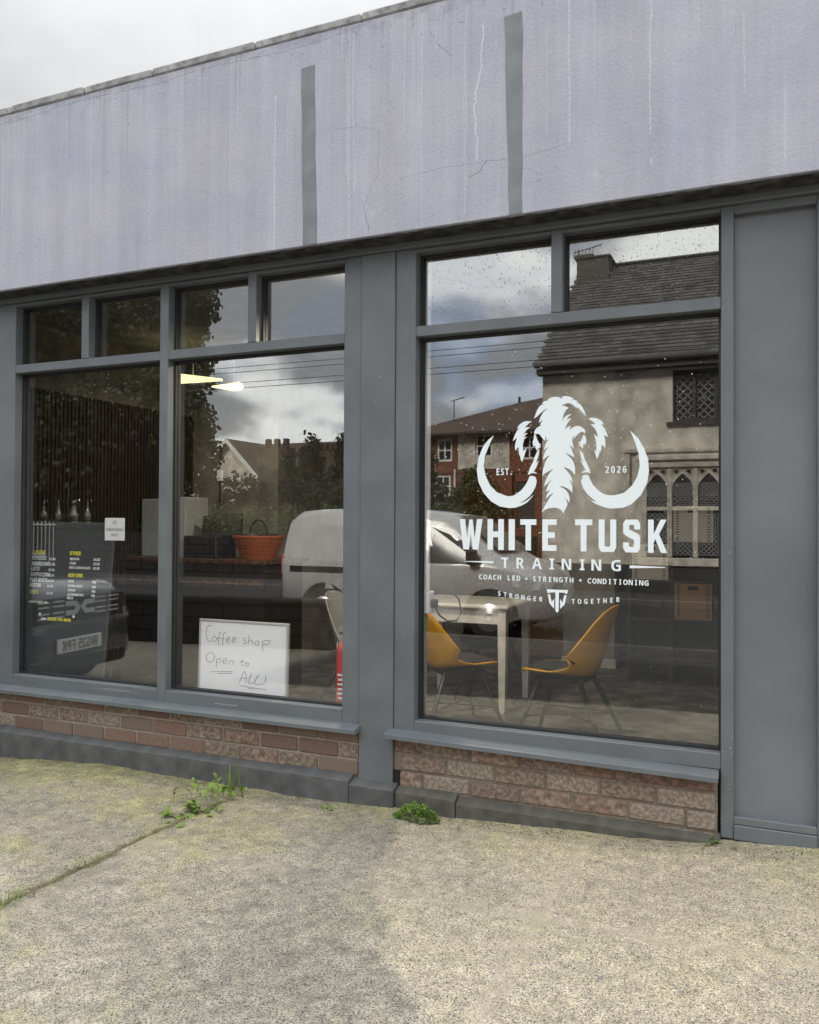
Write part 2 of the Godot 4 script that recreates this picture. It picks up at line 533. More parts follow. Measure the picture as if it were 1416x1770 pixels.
func ground_texture() -> Array:
	# exposed aggregate concrete: 4 m x 4 m at about 2 mm a pixel
	var w := 1536
	var cells := FastNoiseLite.new()
	cells.seed = 5
	cells.noise_type = FastNoiseLite.TYPE_CELLULAR
	cells.cellular_return_type = FastNoiseLite.RETURN_CELL_VALUE
	cells.frequency = 0.30
	cells.fractal_type = FastNoiseLite.FRACTAL_NONE
	var edge := FastNoiseLite.new()
	edge.seed = 5
	edge.noise_type = FastNoiseLite.TYPE_CELLULAR
	edge.cellular_return_type = FastNoiseLite.RETURN_DISTANCE
	edge.frequency = 0.30
	edge.fractal_type = FastNoiseLite.FRACTAL_NONE
	var big := FastNoiseLite.new()
	big.seed = 8
	big.frequency = 0.012
	big.fractal_octaves = 5
	var a := cells.get_seamless_image(w, w).get_data()
	var e := edge.get_seamless_image(w, w).get_data()
	var b := big.get_seamless_image(w, w).get_data()
	var data := PackedByteArray(); data.resize(w * w * 3)
	var rel := PackedByteArray(); rel.resize(w * w)
	for q in w * w:
		var v := a[q] / 255.0
		var d := e[q] / 255.0
		var f := 0.70 + 0.24 * v
		if v > 0.80:
			f = 1.0
		elif v < 0.16:
			f = 0.50
		f *= 0.84 + 0.20 * (b[q] / 255.0)
		f *= 1.06 - 0.30 * d
		data[q * 3] = clampi(int(255.0 * f * (1.0 if v > 0.3 else 0.97)), 0, 255)
		data[q * 3 + 1] = clampi(int(255.0 * f * 0.975), 0, 255)
		data[q * 3 + 2] = clampi(int(255.0 * f * (0.90 if v > 0.45 else 0.95)), 0, 255)
		rel[q] = clampi(int(255.0 * (0.35 + 0.45 * v - 0.5 * d)), 0, 255)
	return [ImageTexture.create_from_image(Image.create_from_data(w, w, false, Image.FORMAT_RGB8, data)), ImageTexture.create_from_image(Image.create_from_data(w, w, false, Image.FORMAT_L8, rel))]


# ---------------------------------------------------------------- the scene
func _ready() -> void:
	rng.seed = 20
	var cam := Camera3D.new()
	cam.name = "camera"
	cam.fov = 62.79
	cam.near = 0.05
	cam.far = 900.0
	cam.transform = Transform3D(Basis(Vector3.UP, deg_to_rad(23.66)) * Basis(Vector3.RIGHT, deg_to_rad(0.78)) * Basis(Vector3.BACK, deg_to_rad(0.31)), V(0, 1.404, 3.9))
	add_child(cam)
	cam.current = true
	var env := Environment.new()
	env.background_mode = Environment.BG_SKY
	var sky := Sky.new()
	var pano := PanoramaSkyMaterial.new()
	pano.panorama = sky_picture()
	pano.energy_multiplier = 1.0
	sky.sky_material = pano
	env.sky = sky
	env.tonemap_mode = Environment.TONE_MAPPER_LINEAR
	env.tonemap_exposure = 2.4
	env.sdfgi_enabled = true
	env.ssao_enabled = true
	env.ssil_enabled = true
	var we := WorldEnvironment.new()
	we.name = "environment"
	we.environment = env
	add_child(we)
	var sun := DirectionalLight3D.new()
	sun.name = "sun"
	sun.light_energy = 0.75
	sun.light_color = Color(1.0, 0.97, 0.92)
	sun.light_angular_distance = 16.0
	sun.shadow_enabled = true
	sun.rotation_degrees = Vector3(-36, 198, 0)   # veiled, from behind the shop
	add_child(sun)

	make_materials()
	build_ground()
	build_shop()
	build_inside()
	build_signs()
	build_weeds()
	build_street()


# ---------------------------------------------------------------- ground
func ground_y(x: float, z: float) -> float:
	var t := [[-30.0, -0.09], [-4.5, -0.09], [-3.64, -0.035], [-2.4, -0.046], [-1.76, -0.03], [-1.47, -0.035], [-0.6, 0.004], [-0.2, 0.045], [0.2, 0.06], [30.0, 0.06]]
	var y := 0.0
	for n in t.size() - 1:
		if x <= t[n + 1][0]:
			y = lerpf(t[n][1], t[n + 1][1], clampf((x - t[n][0]) / (t[n + 1][0] - t[n][0]), 0, 1))
			break
	return y * exp(-maxf(z, 0.0) * 1.1)


func build_ground() -> void:
	var tex := ground_texture()
	var m := mat("concrete", 1, 1, 1, 0.93)
	m.vertex_color_use_as_albedo = true
	grain(m, tex[0], 1.0 / 1.73, 0.4, tex[1])
	var n1 := FastNoiseLite.new(); n1.seed = 2; n1.frequency = 1.1; n1.fractal_octaves = 5
	var n2 := FastNoiseLite.new(); n2.seed = 6; n2.frequency = 5.0; n2.fractal_octaves = 4
	var n3 := FastNoiseLite.new(); n3.seed = 16; n3.frequency = 13.0; n3.fractal_octaves = 3
	var xs := PackedFloat32Array([-34.0, -16.0, -9.0])
	var x := -6.4
	while x < 2.2:
		xs.append(x)
		x += 0.028
	xs.append_array([4.0, 8.0, 16.0, 34.0])
	for e in [-2.628, -2.620, -2.612, -2.604, -2.596]:
		xs.append(e)
	xs.sort()
	var zs := PackedFloat32Array()
	var z := -0.12
	while z < 2.9:
		zs.append(z)
		z += 0.028
	zs.append_array([3.2, 3.6, 4.0, 4.4, 4.7])
	var st := SurfaceTool.new()
	st.begin(Mesh.PRIMITIVE_TRIANGLES)
	st.set_smooth_group(0)
	var edge := [[0.0, -1.62], [0.35, -1.60], [0.69, -1.54], [0.95, -1.43], [1.23, -1.255], [1.49, -1.084], [1.66, -0.934], [2.4, -0.6], [4.8, -0.4]]
	for zz in zs:
		var xe := -1.6
		for n in edge.size() - 1:
			if zz >= edge[n][0] and zz <= edge[n + 1][0]:
				xe = lerpf(edge[n][1], edge[n + 1][1], (zz - edge[n][0]) / (edge[n + 1][0] - edge[n][0]))
		for xx in xs:
			var a := n1.get_noise_2d(xx, zz)
			var b := n2.get_noise_2d(xx, zz)
			var y := ground_y(xx, zz) + a * 0.010 + b * 0.0035
			var right := smoothstep(-0.014, 0.014, xx - xe + b * 0.03)
			var c := Color(0.615, 0.58, 0.53).lerp(Color(0.83, 0.755, 0.655), right)
			c = c * (0.97 + 0.20 * a + 0.10 * b)
			if right < 0.5:
				y += 0.004
				c = c * (0.97 + 0.20 * n1.get_noise_2d(xx * 1.3 + 9.0, zz * 1.3) + 0.22 * n2.get_noise_2d(xx * 1.7, zz * 1.7 + 5.0))
			var pit := n3.get_noise_2d(xx, zz)
			c = c * (1.0 - (0.26 if right < 0.5 else 0.12) * smoothstep(0.05, 0.55, pit))
			y -= 0.004 * smoothstep(0.1, 0.6, pit)
			# moss: thick by the wall and in patches
			var near_wall := exp(-maxf(zz - 0.05, 0.0) * (1.9 if xx < -1.7 else 2.6))
			var left_far := smoothstep(-1.9, -2.9, xx) * 0.28 * exp(-zz * 0.55)
			var moss := clampf(near_wall * 1.0 + left_far * 1.3 + a * 0.85 + b * 0.5 - 0.16, 0.0, 1.0)
			moss *= 0.80 if xx < -1.6 else 0.50
			moss = maxf(moss, smoothstep(0.10, 0.0, absf(zz - 0.04)) * 0.7 * (0.6 + b))
			c = c.lerp(Color(0.46, 0.465, 0.23) * (1.0 + 0.5 * b), moss)
			# the joint between the two slabs
			var wob := n2.get_noise_2d(zz * 0.8, 7.0) * 0.012
			var d := absf(xx + 2.611 + wob)
			if zz > 0.30 and d < 0.018:
				y -= 0.014 * (1.0 - d / 0.018)
				c = c.lerp(Color(0.20, 0.18, 0.10), 0.75)
			elif zz > 0.2 and d < 0.10:
				c = c.lerp(Color(0.40, 0.40, 0.16), 0.45 * (1.0 - d / 0.10) * clampf(0.7 + b * 1.6, 0, 1))
			if xx < -2.611:
				y -= 0.004
			var tarmac := smoothstep(2.50, 2.56, zz - 0.10 * (xx + 1.0)) * smoothstep(-4.6, -4.3, xx)
			c = c.lerp(Color(0.085, 0.083, 0.08) * (1.0 + 0.4 * b), tarmac)
			st.set_color(c)
			st.add_vertex(Vector3(xx, y, zz))
	var nx := xs.size()
	for r in zs.size() - 1:
		for k in nx - 1:
			var i := r * nx + k
			for q in [i, i + 1, i + nx, i + 1, i + nx + 1, i + nx]:
				st.add_index(q)
	st.generate_normals()
	struct("forecourt", st.commit(), m)
	# the rest of the ground
	var g := MB.new()
	g.quad(V(-420, -0.36, -420), V(420, -0.36, -420), V(420, -0.36, 420), V(-420, -0.36, 420), Vector3.UP)
	struct("ground", g, M.soil)
	var p := MB.new()
	p.box(V(-60, -0.4, 4.7), V(40, -0.075, 6.35))
	struct("pavement", p, M.paving)
	p = MB.new()
	p.quad(V(-120, -0.2, 6.5), V(80, -0.2, 6.5), V(80, -0.2, 12.9), V(-120, -0.2, 12.9), Vector3.UP)
	struct("road", p, M.asphalt)
	p = MB.new()
	p.box(V(-120, -0.4, 13.05), V(80, -0.085, 14.9))
	struct("pavement", p, M.paving)
	for z0 in [6.35, 12.9]:
		var k := thing_structure("kerb", V(0, 0, z0))
		var xk := -24.0
		while xk < 4.0:
			bx("kerbstone", V(xk + 0.004, -0.4, 0), V(xk + 0.91, -0.072, 0.15), M.kerbstone, k, 0.015)
			xk += 0.915


func thing_structure(called: String, at: Vector3) -> Node3D:
	var o := Node3D.new()
	o.name = fresh(self, called)
	add_child(o, true)
	o.position = at
	o.set_meta("kind", "structure")
	return o


# ---------------------------------------------------------------- the shop
func build_shop() -> void:
	var s := thing("shop_building", "flat roofed shop with grey framed windows under a stained lilac grey parapet", "shop")
	# parapet
	var tex := fascia_texture()
	var fm := mat("fascia", 0.68, 0.683, 0.708, 0.85)
	grain(fm, tex[0], 1.0, 0.14, tex[1])
	fm.uv1_scale = Vector3(1.0 / 6.5, 1.0 / 1.25, 1.0 / 6.5)
	fm.uv1_offset = Vector3(0.8, -3.24, 0)
	bx("parapet_wall", V(-9, 2.835, -0.30), V(4, 3.932, 0.16), fm, s, 0.006)
	# the two strips left by taken-down sign battens, painted a darker grey
	var strip := grain(mat("strip_grey", 0.225, 0.248, 0.262, 0.85), noise_tex(0.012, 5, 0.88, 1.0, 256, FastNoiseLite.TYPE_SIMPLEX, 31), 1.6, 0.4)
	for e in [[-2.267, 3.765, -2.188, 3.772, -2.166, 2.842, -2.247, 2.842], [-1.166, 3.775, -1.080, 3.782, -1.079, 2.842, -1.140, 2.842]]:
		var pts := PackedVector2Array()
		for side in [0, 1]:
			for n in 9:
				var t := n / 8.0 if side == 0 else 1.0 - n / 8.0
				var A := Vector2(e[0], e[1]).lerp(Vector2(e[6], e[7]), t) if side == 0 else Vector2(e[2], e[3]).lerp(Vector2(e[4], e[5]), t)
				pts.append(A + Vector2(rng.randf_range(-0.003, 0.003), 0))
		var b := MB.new()
		b.prism(pts, 0.159, 0.1625)
		obj("painted_strip", b, strip, s)
	var joints := [-9.0, -7.6, -6.4, -5.3, -4.35, -3.76, -3.254, -2.56, -1.921, -1.25, -0.4, 0.5, 1.5, 2.7, 4.0]
	for n in joints.size() - 1:
		var y := rng.randf_range(-0.004, 0.004)
		bx("coping_stone", V(joints[n] + 0.002, 3.932, -0.32), V(joints[n + 1] - 0.002, 3.984 + y, 0.163 + y), M.coping, s, 0.01)
	bx("soffit", V(-9, 2.829, 0.03), V(4, 2.8352, 0.157), M.soffit, s)
	bx("lintel_trim", V(-9, 2.800, -0.2), V(4, 2.8348, 0.029), M.frame, s, 0.004)
	bx("roof", V(-9, 3.0, -5.4), V(4, 3.25, -0.30), M.soffit, s)
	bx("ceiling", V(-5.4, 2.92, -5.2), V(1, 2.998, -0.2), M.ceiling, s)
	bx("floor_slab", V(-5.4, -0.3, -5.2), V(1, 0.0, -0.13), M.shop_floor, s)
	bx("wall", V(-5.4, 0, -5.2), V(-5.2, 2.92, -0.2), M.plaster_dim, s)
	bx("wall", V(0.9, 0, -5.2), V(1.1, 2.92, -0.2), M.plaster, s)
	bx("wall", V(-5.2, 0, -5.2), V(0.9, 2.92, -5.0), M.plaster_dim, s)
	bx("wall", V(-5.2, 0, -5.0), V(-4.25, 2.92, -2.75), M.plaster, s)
	# piers and panels beside and between the windows
	bx("pier_panel", V(-9, -0.2, -0.24), V(-4.62, 2.80, -0.004), M.post, s)
	bx("post_panel", V(-1.985, 0.066, -0.10), V(-1.792, 2.80, 0.012), M.post, s, 0.004)
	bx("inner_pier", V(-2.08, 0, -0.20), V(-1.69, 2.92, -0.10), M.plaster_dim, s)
	# blank panel on the right
	var d := obj("side_panel", _box_mesh(V(-0.1715, 0.12, -0.07), V(0.1525, 2.79, -0.040), 0.0), M.panel, s)
	bx("panel_frame", V(-0.225, 0.048, -0.12), V(-0.172, 2.80, 0.0), M.frame, d, 0.004)
	bx("panel_frame", V(0.153, 0.048, -0.12), V(0.235, 2.80, 0.0), M.frame, d, 0.004)
	bx("panel_frame", V(-0.172, 2.762, -0.12), V(0.153, 2.80, -0.001), M.frame, d, 0.003)
	bx("panel_frame", V(-0.172, 0.112, -0.12), V(0.153, 0.145, -0.001), M.frame, d, 0.003)
	bx("panel_frame", V(-0.172, 0.048, -0.12), V(0.153, 0.1105, 0.006), M.frame, d, 0.003)
	bx("pier_panel", V(0.2355, 0.0, -0.24), V(4, 2.80, -0.003), M.post, s)
	# windows
	window(s, [-4.62, -4.475, -2.090, -1.986], [[-3.92, -3.862, true], [-3.312, -3.252, false], [-2.70, -2.645, true]], 0.428, 0.352)
	window(s, [-1.791, -1.680, -0.2255, -0.2255], [[-0.982, -0.928, true]], 0.408, 0.340)
	sill(s, -4.75, -1.975, 0.352, 0.354)
	sill(s, -1.815, -0.232, 0.353, 0.331)
	bricks(s)


func _box_mesh(lo: Vector3, hi: Vector3, bevel: float) -> ArrayMesh:
	var b := MB.new()
	b.box(lo, hi, Transform3D(), bevel)
	return b.done()


func window(s: Node3D, jamb: Array, mullions: Array, y_glass: float, y_rail: float) -> void:
	var t0 := 2.352
	var t1 := 2.406
	var head := 2.780
	var bv := 0.003
	var f := MB.new()
	f.box(V(jamb[0], y_rail, -0.12), V(jamb[1], 2.80, 0.0), Transform3D(), bv)
	var w := obj("shop_window", f, M.frame, s)
	if jamb[3] > jamb[2]:
		bx("jamb", V(jamb[2], y_rail, -0.12), V(jamb[3], 2.80, 0.0), M.frame, w, bv)
	var cells_low := []
	var cells_up := []
	var xl: float = jamb[1]
	var xu: float = jamb[1]
	for mu in mullions:
		cells_up.append([xu, mu[0]])
		xu = mu[1]
		bx("mullion", V(mu[0], t1 if mu[2] else y_rail, -0.12), V(mu[1], 2.80 - 0.001, -0.001), M.frame, w, bv)
		if not mu[2]:
			cells_low.append([xl, mu[0]])
			xl = mu[1]
	cells_up.append([xu, jamb[2]])
	cells_low.append([xl, jamb[2]])
	for c in cells_up:
		bx("head_rail", V(c[0], head, -0.12), V(c[1], 2.7985, -0.0025), M.frame, w, bv)
		pane(w, c[0], c[1], t1, head)
	for c in cells_low:
		bx("transom", V(c[0], t0, -0.12), V(c[1], t1 - 0.0005, -0.0025), M.frame, w, bv)
		bx("bottom_rail", V(c[0], y_rail, -0.12), V(c[1], y_glass, -0.0025), M.frame, w, bv)
		pane(w, c[0], c[1], y_glass, t0)


func pane(w: Node3D, x0: float, x1: float, y0: float, y1: float) -> void:
	var b := MB.new()
	b.box(V(x0 + 0.003, y0 + 0.003, -0.0825), V(x1 - 0.003, y1 - 0.003, -0.0775))
	obj("pane", b, M.glass, w)
	var g := MB.new()   # rubber and bead round the glass, inside and out
	for z in [[-0.0773, -0.058], [-0.104, -0.0827]]:
		g.box(V(x0, y0, z[0]), V(x0 + 0.012, y1, z[1]))
		g.box(V(x1 - 0.012, y0, z[0]), V(x1, y1, z[1]))
		g.box(V(x0 + 0.012, y1 - 0.012, z[0]), V(x1 - 0.012, y1, z[1] - 0.001))
		g.box(V(x0 + 0.012, y0, z[0]), V(x1 - 0.012, y0 + 0.012, z[1] - 0.001))
	obj("glazing_bead", g, M.seal, w)


func sill(s: Node3D, x0: float, x1: float, ya: float, yb: float) -> void:
	var prof := [[-0.02, 0.010], [0.066, -0.006], [0.074, -0.010], [0.074, -0.030], [0.066, -0.032], [-0.02, -0.024]]
	var rings := []
	for e in [[x0, ya], [x1, yb]]:
		var ring := []
		for p in prof:
			ring.append(V(e[0], e[1] + p[1], p[0]))
		rings.append(ring)
	var b := MB.new()
	b.loft(rings, [V(x0, ya - 0.012, 0.03), V(x1, yb - 0.012, 0.03)], true)
	obj("window_sill", b, M.frame, s)


func bricks(s: Node3D) -> void:
	var meshes := []
	for k in 4:
		meshes.append(_box_mesh(V(-0.118, -0.0365, -0.055), V(0.118, 0.0365, 0.0), 0.004 + 0.001 * k))
	for side in 2:
		var x0 := -5.6 if side == 0 else -1.79
		var x1 := -1.988 if side == 0 else -0.238
		var wall := obj("brick_wall", _box_mesh(V(x0, -0.25, -0.24), V(x1, 0.333 if side == 0 else 0.318, -0.009), 0.0), M.mortar if side == 0 else M.mortar_old, s)
		var base := 0.005 if side == 0 else -0.018
		var pitch := 0.2465 if side == 0 else 0.252
		for row in 4:
			var y := base + 0.084 * row + 0.0415
			var top := 0.331 if side == 0 else 0.314
			var x := (-4.08 if side == 0 else -1.757) + (pitch * 0.5 if row % 2 == 1 else 0.0) - pitch * 12
			while x < x1:
				var a := maxf(x + 0.0055, x0)
				var b := minf(x + pitch - 0.0055, x1 - 0.004)
				if b - a > 0.03 and not (side == 1 and row == 1 and a < -1.77 and false):
					var o := MeshInstance3D.new()
					o.name = fresh(wall, "brick")
					o.mesh = meshes[rng.randi() % 4]
					o.material_override = M[("brick%d" if side == 0 else "oldbrick%d") % (rng.randi() % 6)]
					wall.add_child(o, true)
					var h := minf(y + 0.0365, top) - (y - 0.0365)
					o.position = V((a + b) / 2, y - 0.0365 + h / 2, rng.randf_range(-0.003, 0.0025))
					o.scale = V((b - a) / 0.236, h / 0.073, 1)
					o.rotation = V(0, rng.randf_range(-0.008, 0.008), rng.randf_range(-0.006, 0.006))
				x += pitch
	# plinth, in cast lengths with a sloping top
	var runs := [[-6.2, -2.412, 0.098, 0.055, "plinth"], [-2.408, -2.016, 0.104, 0.064, "plinth"], [-2.010, -1.764, 0.088, 0.068, "plinth"], [-1.757, -1.44, 0.078, 0.050, "plinth_old"], [-1.436, -0.228, 0.060, 0.040, "plinth_old"]]
	for r in runs:
		var b := MB.new()
		var sec := [[-0.01, -0.35], [r[3], -0.35], [r[3], r[2] - 0.026], [r[3] - 0.006, r[2] - 0.020], [-0.01, r[2] + 0.002]]
		var rings := []
		for xx in [r[0], r[1]]:
			var ring := []
			for p in sec:
				ring.append(V(xx, p[1], p[0]))
			rings.append(ring)
		b.loft(rings, [V(r[0], -0.1, 0.02), V(r[1], -0.1, 0.02)], true)
		obj("plinth_block", b, M[r[4]], s)
	# a broken-out corner brick beside the post
	bx("hole", V(-1.789, 0.075, -0.02), V(-1.752, 0.150, 0.0035), M.void, s)


# ---------------------------------------------------------------- inside the shop
func build_inside() -> void:
	# slatted wall
	var t := thing("slatted_wall_panel", "tall dark brown wall panel of narrow upright wooden slats", "wall panel", V(-5.2, 0, 0))
	bx("backing", V(0, 0.02, -2.70), V(0.012, 2.42, -0.70), M.felt, t)
	var slat := _box_mesh(V(0.012, 0.02, -0.0135), V(0.034, 2.42, 0.0135), 0.002)
	for k in 49:
		var o := obj("slat", slat, M.slat_wood, t)
		o.position.z = -0.725 - 0.0402 * k
	# worktop counter
	t = thing("coffee_counter", "serving counter with reddish brown wooden worktop and dark front", "counter", V(-4.45, 0, -2.0))
	bx("worktop", V(-0.75, 1.065, -0.42), V(0.74, 1.105, 0.28), M.worktop, t, 0.006)
	bx("front_panel", V(-0.75, 0.0, -0.36), V(0.70, 1.064, 0.22), M.counter_front, t)
	bx("kick_rail", V(-0.74, 0.90, 0.222), V(0.69, 0.94, 0.235), M.worktop, t)
	# things on the counter
	t = thing("fridge_unit", "pale grey upright cabinet standing on the counter against the slats", "cabinet", V(-4.87, 1.1055, -2.0))
	bx("cabinet_body", V(-0.24, 0.0, -0.22), V(0.16, 0.50, 0.10), M.fridge, t, 0.008)
	bx("door_edge", V(0.175, 0.0, -0.22), V(0.235, 0.515, 0.10), M.fridge, t, 0.006)
	t = thing("till", "black till with tilted touch screen on the counter beside the grey cabinet", "till", V(-4.40, 1.1055, -1.97))
	bx("cash_drawer", V(-0.20, 0.0, -0.15), V(0.14, 0.185, 0.14), M.black_plastic, t, 0.01)
	var scr := bx("screen", V(-0.17, -0.115, -0.012), V(0.17, 0.115, 0.012), M.black_plastic, t, 0.006)
	scr.position = V(0.10, 0.27, 0.0)
	scr.rotation = V(-0.6, 0.35, 0.1)
	bx("stand", V(0.02, 0.185, -0.06), V(0.1, 0.25, 0.0), M.black_plastic, t)
	t = thing("wicker_basket", "round orange wicker basket with hoop handle on the counter", "basket", V(-3.91, 1.1055, -1.93))
	var wk := MB.new()
	for r in 11:
		var y := 0.008 + r * 0.0165
		var rad := 0.135 + r * 0.0068
		for k in 40:
			var a := TAU * k / 40.0
			var bulge := 0.005 if (k + r) % 2 == 0 else -0.002
			var a2 := TAU * (k + 1) / 40.0
			var b2 := 0.005 if (k + 1 + r) % 2 == 0 else -0.002
			var p := [V(cos(a) * (rad + bulge), y - 0.008, sin(a) * (rad + bulge)), V(cos(a2) * (rad + b2), y - 0.008, sin(a2) * (rad + b2)), V(cos(a2) * (rad + b2 + 0.004), y + 0.0055, sin(a2) * (rad + b2 + 0.004)), V(cos(a) * (rad + bulge + 0.004), y + 0.0055, sin(a) * (rad + bulge + 0.004))]
			wk.quad(p[0], p[1], p[2], p[3], V(cos(a), 0, sin(a)))
			wk.quad(p[3], p[2], p[2] * V(0.95, 1, 0.95), p[3] * V(0.95, 1, 0.95), Vector3.UP)
	stuff(obj("woven_side", wk, M.wicker, t))
	wk = MB.new(true)
	wk.lathe([[0.0, 0.004], [0.13, 0.004], [0.196, 0.175], [0.19, 0.176], [0.185, 0.165], [0.0, 0.12]], Vector3(), 28)
	obj("basket_liner", wk, M.black_plastic, t)
	var rim := []
	for k in 29:
		var a := TAU * k / 28.0
		rim.append(V(cos(a) * 0.205, 0.182, sin(a) * 0.205))
	wk = MB.new(true)
	wk.tube(rim, 0.011, 8, false)
	obj("rim", wk, M.wicker, t)
	var hoop := []
	for k in 15:
		var a := PI * k / 14.0
		hoop.append(V(cos(a) * 0.09, 0.17 + sin(a) * 0.15, 0.0))
	wk = MB.new(true)
	wk.tube(hoop, 0.007)
	obj("handle", wk, M.black_plastic, t)
	for k in 9:
		var ball := SphereMesh.new()
		ball.radius = rng.randf_range(0.03, 0.05)
		ball.height = ball.radius * 2.0
		ball.radial_segments = 12
		ball.rings = 6
		var o := obj("snack_packet", ball, M.black_plastic if k % 4 else M.lead, t)
		o.position = V(rng.randf_range(-0.13, 0.13), 0.185, rng.randf_range(-0.13, 0.13))
		o.scale = V(1.2, 0.6, 0.8)
	# coffee machine with bottles on top
	t = thing("coffee_machine", "dark boxy coffee machine behind the black menu board", "coffee machine", V(-4.80, 1.0, -0.66))
	bx("machine_body", V(-0.36, 0.0, -0.20), V(0.34, 0.385, 0.24), M.black_plastic, t, 0.02)
	bx("machine_leg", V(-0.3, -1.0, -0.18), V(0.28, 0.0, 0.2), M.counter_front, t)
	bx("cup_rail", V(-0.36, 0.387, 0.22), V(0.34, 0.397, 0.23), M.chrome, t)
	var bm := MB.new(true)
	bm.lathe([[0.0, 0.0], [0.030, 0.0], [0.032, 0.01], [0.032, 0.10], [0.012, 0.145], [0.011, 0.165], [0.016, 0.168], [0.016, 0.178], [0.0, 0.178]], Vector3(), 14)
	var bmesh := bm.done()
	var pump := MB.new(true)
	pump.tube([V(0, 0.17, 0), V(0, 0.235, 0), V(0.02, 0.24, 0), V(0.045, 0.232, 0)], 0.004)
	var pmesh := pump.done()
	var spots := [[-4.86, -0.60, "first of five syrup bottles, set apart at the left end"], [-4.70, -0.58, "syrup bottle at the left of the close group of four"], [-4.665, -0.68, "syrup bottle second in the close group of four"], [-4.565, -0.60, "syrup bottle third from the left in the close group of four"], [-4.545, -0.70, "syrup bottle at the right end of the close group"]]
	for sp in spots:
		var o := thing("syrup_bottle", sp[2], "bottle", V(sp[0], 1.3855, sp[1]), 0.6, "syrup bottles on the coffee machine")
		o.scale = V(0.72, 0.72, 0.72)
		obj("glass_body", bmesh, M.bottle, o)
		obj("pump", pmesh, M.chrome, o)
		var lb := MB.new(true)
		lb.lathe([[0.0325, 0.03], [0.0327, 0.03], [0.0327, 0.085], [0.0325, 0.085]], Vector3(), 14)
		obj("label_band", lb, M.lead, o)
	# cable on the back wall
	t = thing("hanging_cable", "thin black cable hanging down the pale back wall from ceiling height", "cable", V(-4.88, 1.6, -2.735))
	var cb := MB.new(true)
	cb.tube([V(0.01, 0.62, 0), V(-0.005, 0.45, 0), V(-0.012, 0.30, 0.004), V(-0.018, 0.2, 0), V(-0.012, 0.08, 0), V(-0.014, 0.0, 0)], 0.005)
	obj("flex", cb, M.black_plastic, t)
	bx("wall_plate", V(-0.045, 0.2, -0.012), V(0.02, 0.30, 0.006), M.white_plastic, t, 0.004)
	# two lit ceiling lights; a third is added behind the post to brighten chairs
	var lens := [[[-4.494, -1.441, -4.871, -1.89, -4.276, -1.923, -4.246, -1.874], "lit wedge shaped ceiling light nearer to the slatted panel", 0.05], [[-4.558, -2.148, -4.345, -2.1, -4.213, -2.057, -4.233, -2.145, -4.314, -2.278, -4.432, -2.404, -4.506, -2.41], "lit rounded ceiling light farther inside beyond the wedge shaped one", 0.05], [[-2.40, -0.66, -2.08, -0.66, -2.08, -0.88, -2.40, -0.88], "added ceiling light, unseen behind the post, to brighten the chairs and table", 1.9]]
	for e in lens:
		var pl: Array = e[0]
		var lt := thing("ceiling_light", e[1], "ceiling light", V(0, 2.6, 0), 0.0, "lit ceiling lights over the counter")
		var pg := PackedVector2Array()
		var mid := Vector2()
		for n in range(0, pl.size(), 2):
			pg.append(Vector2(pl[n], -pl[n + 1]))
			mid += Vector2(pl[n], pl[n + 1]) / (pl.size() / 2.0)
		var b := MB.new()
		b.prism(pg, -0.006, 0.006, Transform3D(Basis(Vector3.RIGHT, -PI / 2), Vector3()))
		obj("glowing_lens", b, M.lamp_glow, lt)
		bx("drop_rod", V(mid.x - 0.002, 0.007, mid.y - 0.002), V(mid.x + 0.002, 0.32, mid.y + 0.002), M.white_plastic, lt)
		var ar := AreaLight3D.new()
		ar.name = "light"
		ar.area_size = Vector2(0.26, 0.22)
		ar.light_energy = e[2]
		ar.light_color = Color(1.0, 0.95, 0.84)
		ar.area_range = 12.0
		ar.area_attenuation = 2.0
		ar.shadow_enabled = true
		lt.add_child(ar)
		ar.position = V(mid.x, -0.02, mid.y)
		ar.rotation_degrees = V(-90, 0, 0)
	# chipboard lining and pale column at the back
	t = thing("chipboard_panel", "brown chipboard sheet lining the back wall behind the white table", "panel", V(-2.6, 0, -4.98))
	bx("sheet", V(-0.62, 0.0, 0.0), V(0.60, 1.22, 0.018), M.osb, t)
	bx("sheet", V(-0.62, 1.223, 0.0), V(0.60, 2.44, 0.018), M.osb, t)
	t = thing("white_column", "pale square column standing behind the right yellow chair", "column", V(-1.72, 0, -4.55))
	bx("shaft", V(-0.24, 0.0, -0.14), V(0.27, 2.92, 0.14), M.plaster, t, 0.004)
	bx("skirting", V(-0.25, 0.0, 0.141), V(0.28, 0.09, 0.155), M.white_wood, t)
	# dark shelf unit and its baskets
	t = thing("shelf_unit", "dark cube shelf unit on the floor holding three wicker boxes", "shelf", V(-0.67, 0, -3.80))
	for k in 4:
		bx("upright", V(-0.56 + 0.365 * k, 0.0, -0.36), V(-0.535 + 0.365 * k, 1.66, 0.0), M.dark_wood, t)
	for k in 6:
		var y: float = [0.02, 0.235, 0.575, 0.915, 1.255, 1.635][k]
		for c in 3:
			bx("shelf_board", V(-0.5345 + 0.365 * c, y - 0.02, -0.36), V(-0.1955 + 0.365 * c, y, -0.003), M.dark_wood, t)
	bx("back_board", V(-0.56, 0.0, -0.375), V(0.56, 1.66, -0.361), M.dark_wood, t)
	wicker_box(V(-0.672, 1.2555, -3.81), M.wicker_pale, "pale wicker box high in the shelf unit, right of the K", 0.335)
	wicker_box(V(-1.037, 0.9155, -3.81), M.wicker_pale, "pale wicker box in the left column of the shelf unit", 0.315)
	wicker_box(V(-0.672, 0.5755, -3.81), M.wicker_brown, "brown wicker box lowest in the shelf unit", 0.315)
	# table and chairs
	t = thing("white_table", "white square table with tapered legs between the two yellow chairs", "table", V(-2.22, 0, -2.40), 0.0)
	bx("table_top", V(-0.44, 0.765, -0.38), V(0.41, 0.80, 0.35), M.white_wood, t, 0.012)
